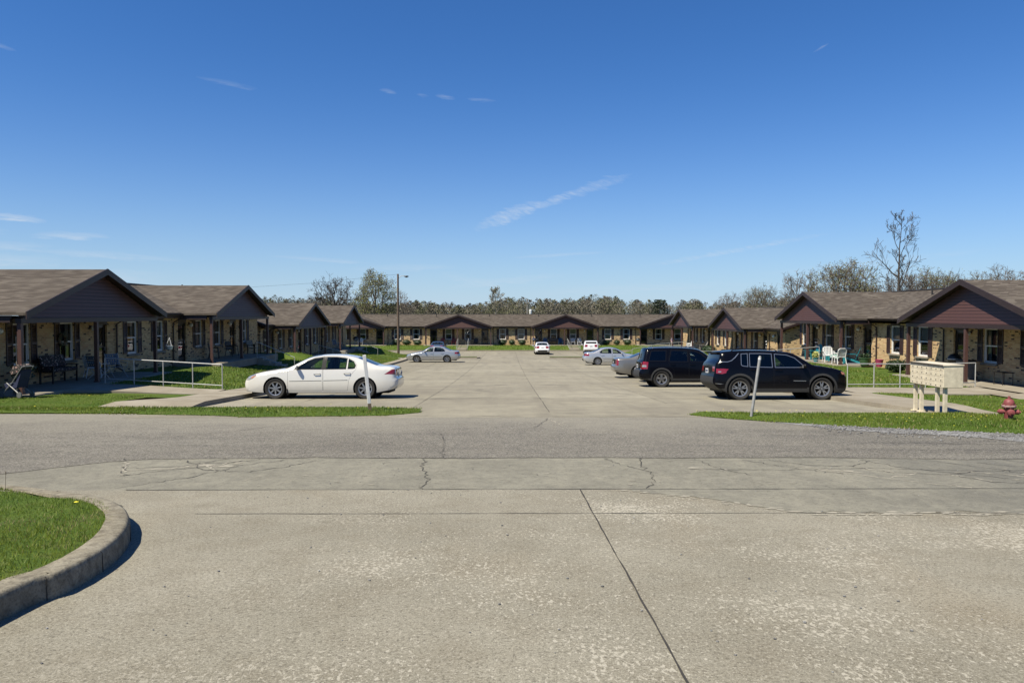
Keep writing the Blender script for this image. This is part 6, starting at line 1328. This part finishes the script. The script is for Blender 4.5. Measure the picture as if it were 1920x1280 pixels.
# distant wood: one mass of many trees
def np_mesh(name, V, F, colors=None, mat=None):
    me = bpy.data.meshes.new(name); nv, nf, k = len(V), len(F), F.shape[1]
    me.vertices.add(nv); me.vertices.foreach_set('co', V.astype(np.float32).ravel()); me.loops.add(nf * k); me.loops.foreach_set('vertex_index', F.astype(np.int32).ravel()); me.polygons.add(nf)
    me.polygons.foreach_set('loop_start', np.arange(0, nf * k, k, dtype=np.int32)); me.polygons.foreach_set('loop_total', np.full(nf, k, dtype=np.int32))
    if colors is not None:
        ca = me.color_attributes.new('Col', 'FLOAT_COLOR', 'POINT'); ca.data.foreach_set('color', np.concatenate([colors, np.ones((nv, 1))], 1).astype(np.float32).ravel())
    me.update(); me.validate(); me.materials.append(mat); o = bpy.data.objects.new(name, me); COL.objects.link(o); return o
def wood():
    t = NT('wood_mass'); at = t.N.new('ShaderNodeVertexColor'); at.layer_name = 'Col'; m = t.fin(at.outputs[0], .9, spec=.1)
    g = np.random.default_rng(8); VV, FF, CC = [], [], []; nv = 0
    for i in range(900):
        back = g.random(); y = 270 + 90 * back; x = g.uniform(-.62, .62) * y; edge = abs(x / y)
        h = (9.7 + 3.0 * back) * g.uniform(.84, 1.07) * (1.0 if edge < .36 else 1.12) * (1 + .10 * math.sin(x * .045) + .07 * math.sin(x * .16 + 1)); n = 420; w = h * g.uniform(.26, .42)
        z = h * g.beta(1.5, 1.25, n); zz = z / h; rr = w * np.sqrt(g.random(n)) * np.clip(1.35 * np.sin(np.clip(zz * .86 + .16, 0, 1) * np.pi) ** .7, .12, 1.2)
        an = g.uniform(0, 6.283, n); c = np.stack([x + rr * np.cos(an), y + rr * np.sin(an), -3.7 + z], 1)
        a = np.stack([np.cos(an) * .5 + g.normal(0, .35, n), np.sin(an) * .5 + g.normal(0, .35, n), g.uniform(.1, .9, n)], 1); a /= np.linalg.norm(a, axis=1)[:, None]; b = np.cross(a, g.normal(0, 1, (n, 3))); b /= np.linalg.norm(b, axis=1)[:, None]
        leafy = g.random() < .55; s = g.uniform(.22, .6, (n, 1)); tw = g.uniform(.05, .11, (n, 1)) if not leafy else g.uniform(.08, .2, (n, 1))
        V = np.stack([c - a * s, c + b * tw, c + a * s, c - b * tw], 1).reshape(-1, 3)
        col = np.array([(.205, .19, .135), (.20, .20, .12), (.21, .19, .155), (.24, .22, .18), (.19, .19, .115), (.22, .195, .15)][g.integers(0, 6)]) * g.uniform(.8, 1.2)
        C = np.repeat(col[None] * g.uniform(.8, 1.2, (n, 1)), 4, 0); VV.append(V); CC.append(C); FF.append(np.arange(n * 4).reshape(n, 4) + nv); nv += n * 4
        # trunk and forks as thin upright prisms
        for k in range(4):
            p0 = np.array([x + g.normal(0, .3), y, -3.8]); p1 = np.array([x + g.normal(0, w * .5), y + g.normal(0, w * .3), -3.7 + h * g.uniform(.6, .95)]); r0, r1 = .13, .03
            ring = [(1, 0), (-.5, .87), (-.5, -.87)]; V = np.array([p0 + np.array([a_ * r0, b_ * r0, 0]) for a_, b_ in ring] + [p1 + np.array([a_ * r1, b_ * r1, 0]) for a_, b_ in ring])
            FF.append(np.array([(0, 1, 4, 3), (1, 2, 5, 4), (2, 0, 3, 5)]) + nv); VV.append(V); CC.append(np.repeat(np.array([(.27, .245, .20)]), 6, 0)); nv += 6
    o = np_mesh('distant_wood', np.concatenate(VV), np.concatenate(FF), np.concatenate(CC), m); tag(o, kind='stuff')
wood()

# ------------------------------------------------------------------ grass
GV, GC = [], []
def blades(n, xr, yr, zf, ok, h, w, seed, tint=(1, 1, 1), clump=0.0):
    g = np.random.default_rng(seed); pts = []
    X = g.uniform(*xr, n); Y = g.uniform(*yr, n)
    keep = [i for i in range(n) if ok(X[i], Y[i])]; X, Y = X[keep], Y[keep]; Z = np.array([zf(x, y) for x, y in zip(X, Y)]); n = len(X)
    if n == 0: return
    pat = .5 + .5 * np.sin(X * 1.9 + np.sin(Y * 1.3) * 2) * np.sin(Y * 2.3 + np.sin(X * 1.7)); an = g.uniform(0, 6.283, n); hh = g.uniform(*h, n) * (.7 + .6 * pat); ww = g.uniform(.6, 1.2, n) * w; ln = g.uniform(.1, .9, n) * hh; la = g.uniform(0, 6.283, n)
    b = np.stack([X, Y, Z - .01], 1); s = np.stack([np.cos(an) * ww, np.sin(an) * ww, np.zeros(n)], 1); tip = b + np.stack([np.cos(la) * ln, np.sin(la) * ln, hh], 1)
    GV.append(np.stack([b - s, b + s, tip], 1).reshape(-1, 3)); r = g.random(n)
    yl = .5 + .5 * np.sin(X * .9 + 2) * np.sin(Y * 1.1 + X * .4); col = 1.0 * np.stack([.064 + .06 * r + .058 * yl, .120 + .07 * r + .035 * yl, .012 + .016 * r], 1) * np.array(tint); dry = g.random(n) < .05 + .16 * (pat > .86) + (.55 * np.exp(-((X + 4.35) ** 2 / .12 + (Y - 6.55) ** 2 / .05)) + .4 * np.exp(-((X + 4.9) ** 2 / .06 + (Y - 5.75) ** 2 / .06)) + .8 * np.exp(-((X + 3.8) ** 2 / .01 + (Y - 6.7) ** 2 / .06)) if seed == 1 else 0); col[dry] = np.array([.32, .27, .12]) * g.uniform(.6, 1.1, (dry.sum(), 1))
    GC.append(np.repeat(col, 3, 0))
blades(90000, (-11, -3.2), (4.2, 9.2), fl_z, lambda x, y: x < kerb_x(y) + .02 - (.25 * smooth((y - 7.4) / .8)) and x > -1 - y * .82, (.018, .055), .0042, 1)
blades(26000, (-24, -2.2), (17.7, 20), vz_l, lambda x, y: lawn_edge_l(x) + .07 * math.sin(x * 9.1) * math.sin(x * 3.7 + 1) - .06 < y < (back_l(x) if x > -9.3 else 20.0), (.025, .07), .010, 2)
blades(26000, (-22, -9.6), (19.2, 23.8), lambda x, y: lawn_l(x, y) - .01, lambda x, y: x < (-11.3 if y > 20.8 else (-9.35 if y < 20 else -9.35 - (y - 20) / .8 * 1.95)), (.025, .065), .011, 3)
blades(30000, (4.5, 11.3), (14.2, 18.7), vz_r, lambda x, y: lawn_edge_r(x) + .10 * math.sin(x * 7.7) * math.sin(x * 2.9) - .08 < y < back_r(x) + .03, (.025, .07), .009, 4)
rz_ = lawn_rf
def okr(x, y):
    a = 11.2 + (1.2 * smooth((y - 17.9) / .5) if y > 17.9 else 0)
    return y > lawn_edge_r(x) + .05 * math.sin(x * 17) and x > a + .05 and y < 25.1 + .13 * (x - 12) and (x < 17.4 or y < 21.8)
blades(42000, (11.2, 20), (13.0, 26), rz_, okr, (.025, .065), .010, 5)
blades(30000, (-14.8, -10.25), (27, 84), lawn_l, lambda x, y: not any(abs(y - s) < .75 for s in (44.3, 58.6, 72.4)), (.04, .10), .022, 6)
blades(30000, (12.12, 18.2), (28.4, 80), lawn_r, lambda x, y: True, (.04, .10), .022, 7)
blades(9000, (-26, 26), (97.4, 103), lawn_f, lambda x, y: not (abs(x - 9.05) < .75 or abs(x + 5.95) < .75), (.05, .12), .05, 8)
V = np.concatenate(GV); o = np_mesh('grass', V, np.arange(len(V)).reshape(-1, 3), np.concatenate(GC), M['blades']); tag(o, kind='stuff')
# dandelions and a few seed heads
mb = MB(); rnd = random.Random(6)
def flower(x, y, z, s):
    n = 8; V = [(x, y, z + s * .3)] + [(x + s * math.cos(6.283 * i / n), y + s * math.sin(6.283 * i / n), z) for i in range(n)] ; mb.add(V, [(0, 1 + i, 1 + (i + 1) % n) for i in range(n)])
for k in range(34):
    x = rnd.uniform(4.7, 11); y = rnd.uniform(lawn_edge_r(x) + .1, back_r(x) - .1); flower(x, y, vz_r(x, y) + .085, 0.017)
for k in range(18): x = rnd.uniform(11.5, 16); y = rnd.uniform(15, 20); flower(x, y, rz_(x, y) + .08, 0.017)
for k in range(9): x = rnd.uniform(-9, -2.5); y = rnd.uniform(lawn_edge_l(x) + .1, back_l(x) - .1); flower(x, y, vz_l(x, y) + .085, 0.017)
for k in range(8): x = rnd.uniform(-18, -11.5); y = rnd.uniform(19.3, 23); flower(x, y, lawn_l(x, y) + .08, .025)
for (x, y) in ((-4.15, 7.1),): flower(x, y, fl_z(x, y) + .07, .022)
tag(mb.build('dandelions', M['yellow'], fix=False), kind='stuff')
mb = MB(); mb.path([(-5.95, 8.75, fl_z(-5.95, 8.75)), (-5.94, 8.75, fl_z(-5.95, 8.75) + .2)], .0025, 5); mb.ball((-5.94, 8.75, fl_z(-5.95, 8.75) + .21), (.007, .007, .02), 6, 4); tag(mb.build('weed_stalk', M['weathered_wood']), 'single dry weed stalk at the corner of the left foreground lawn', 'weed')
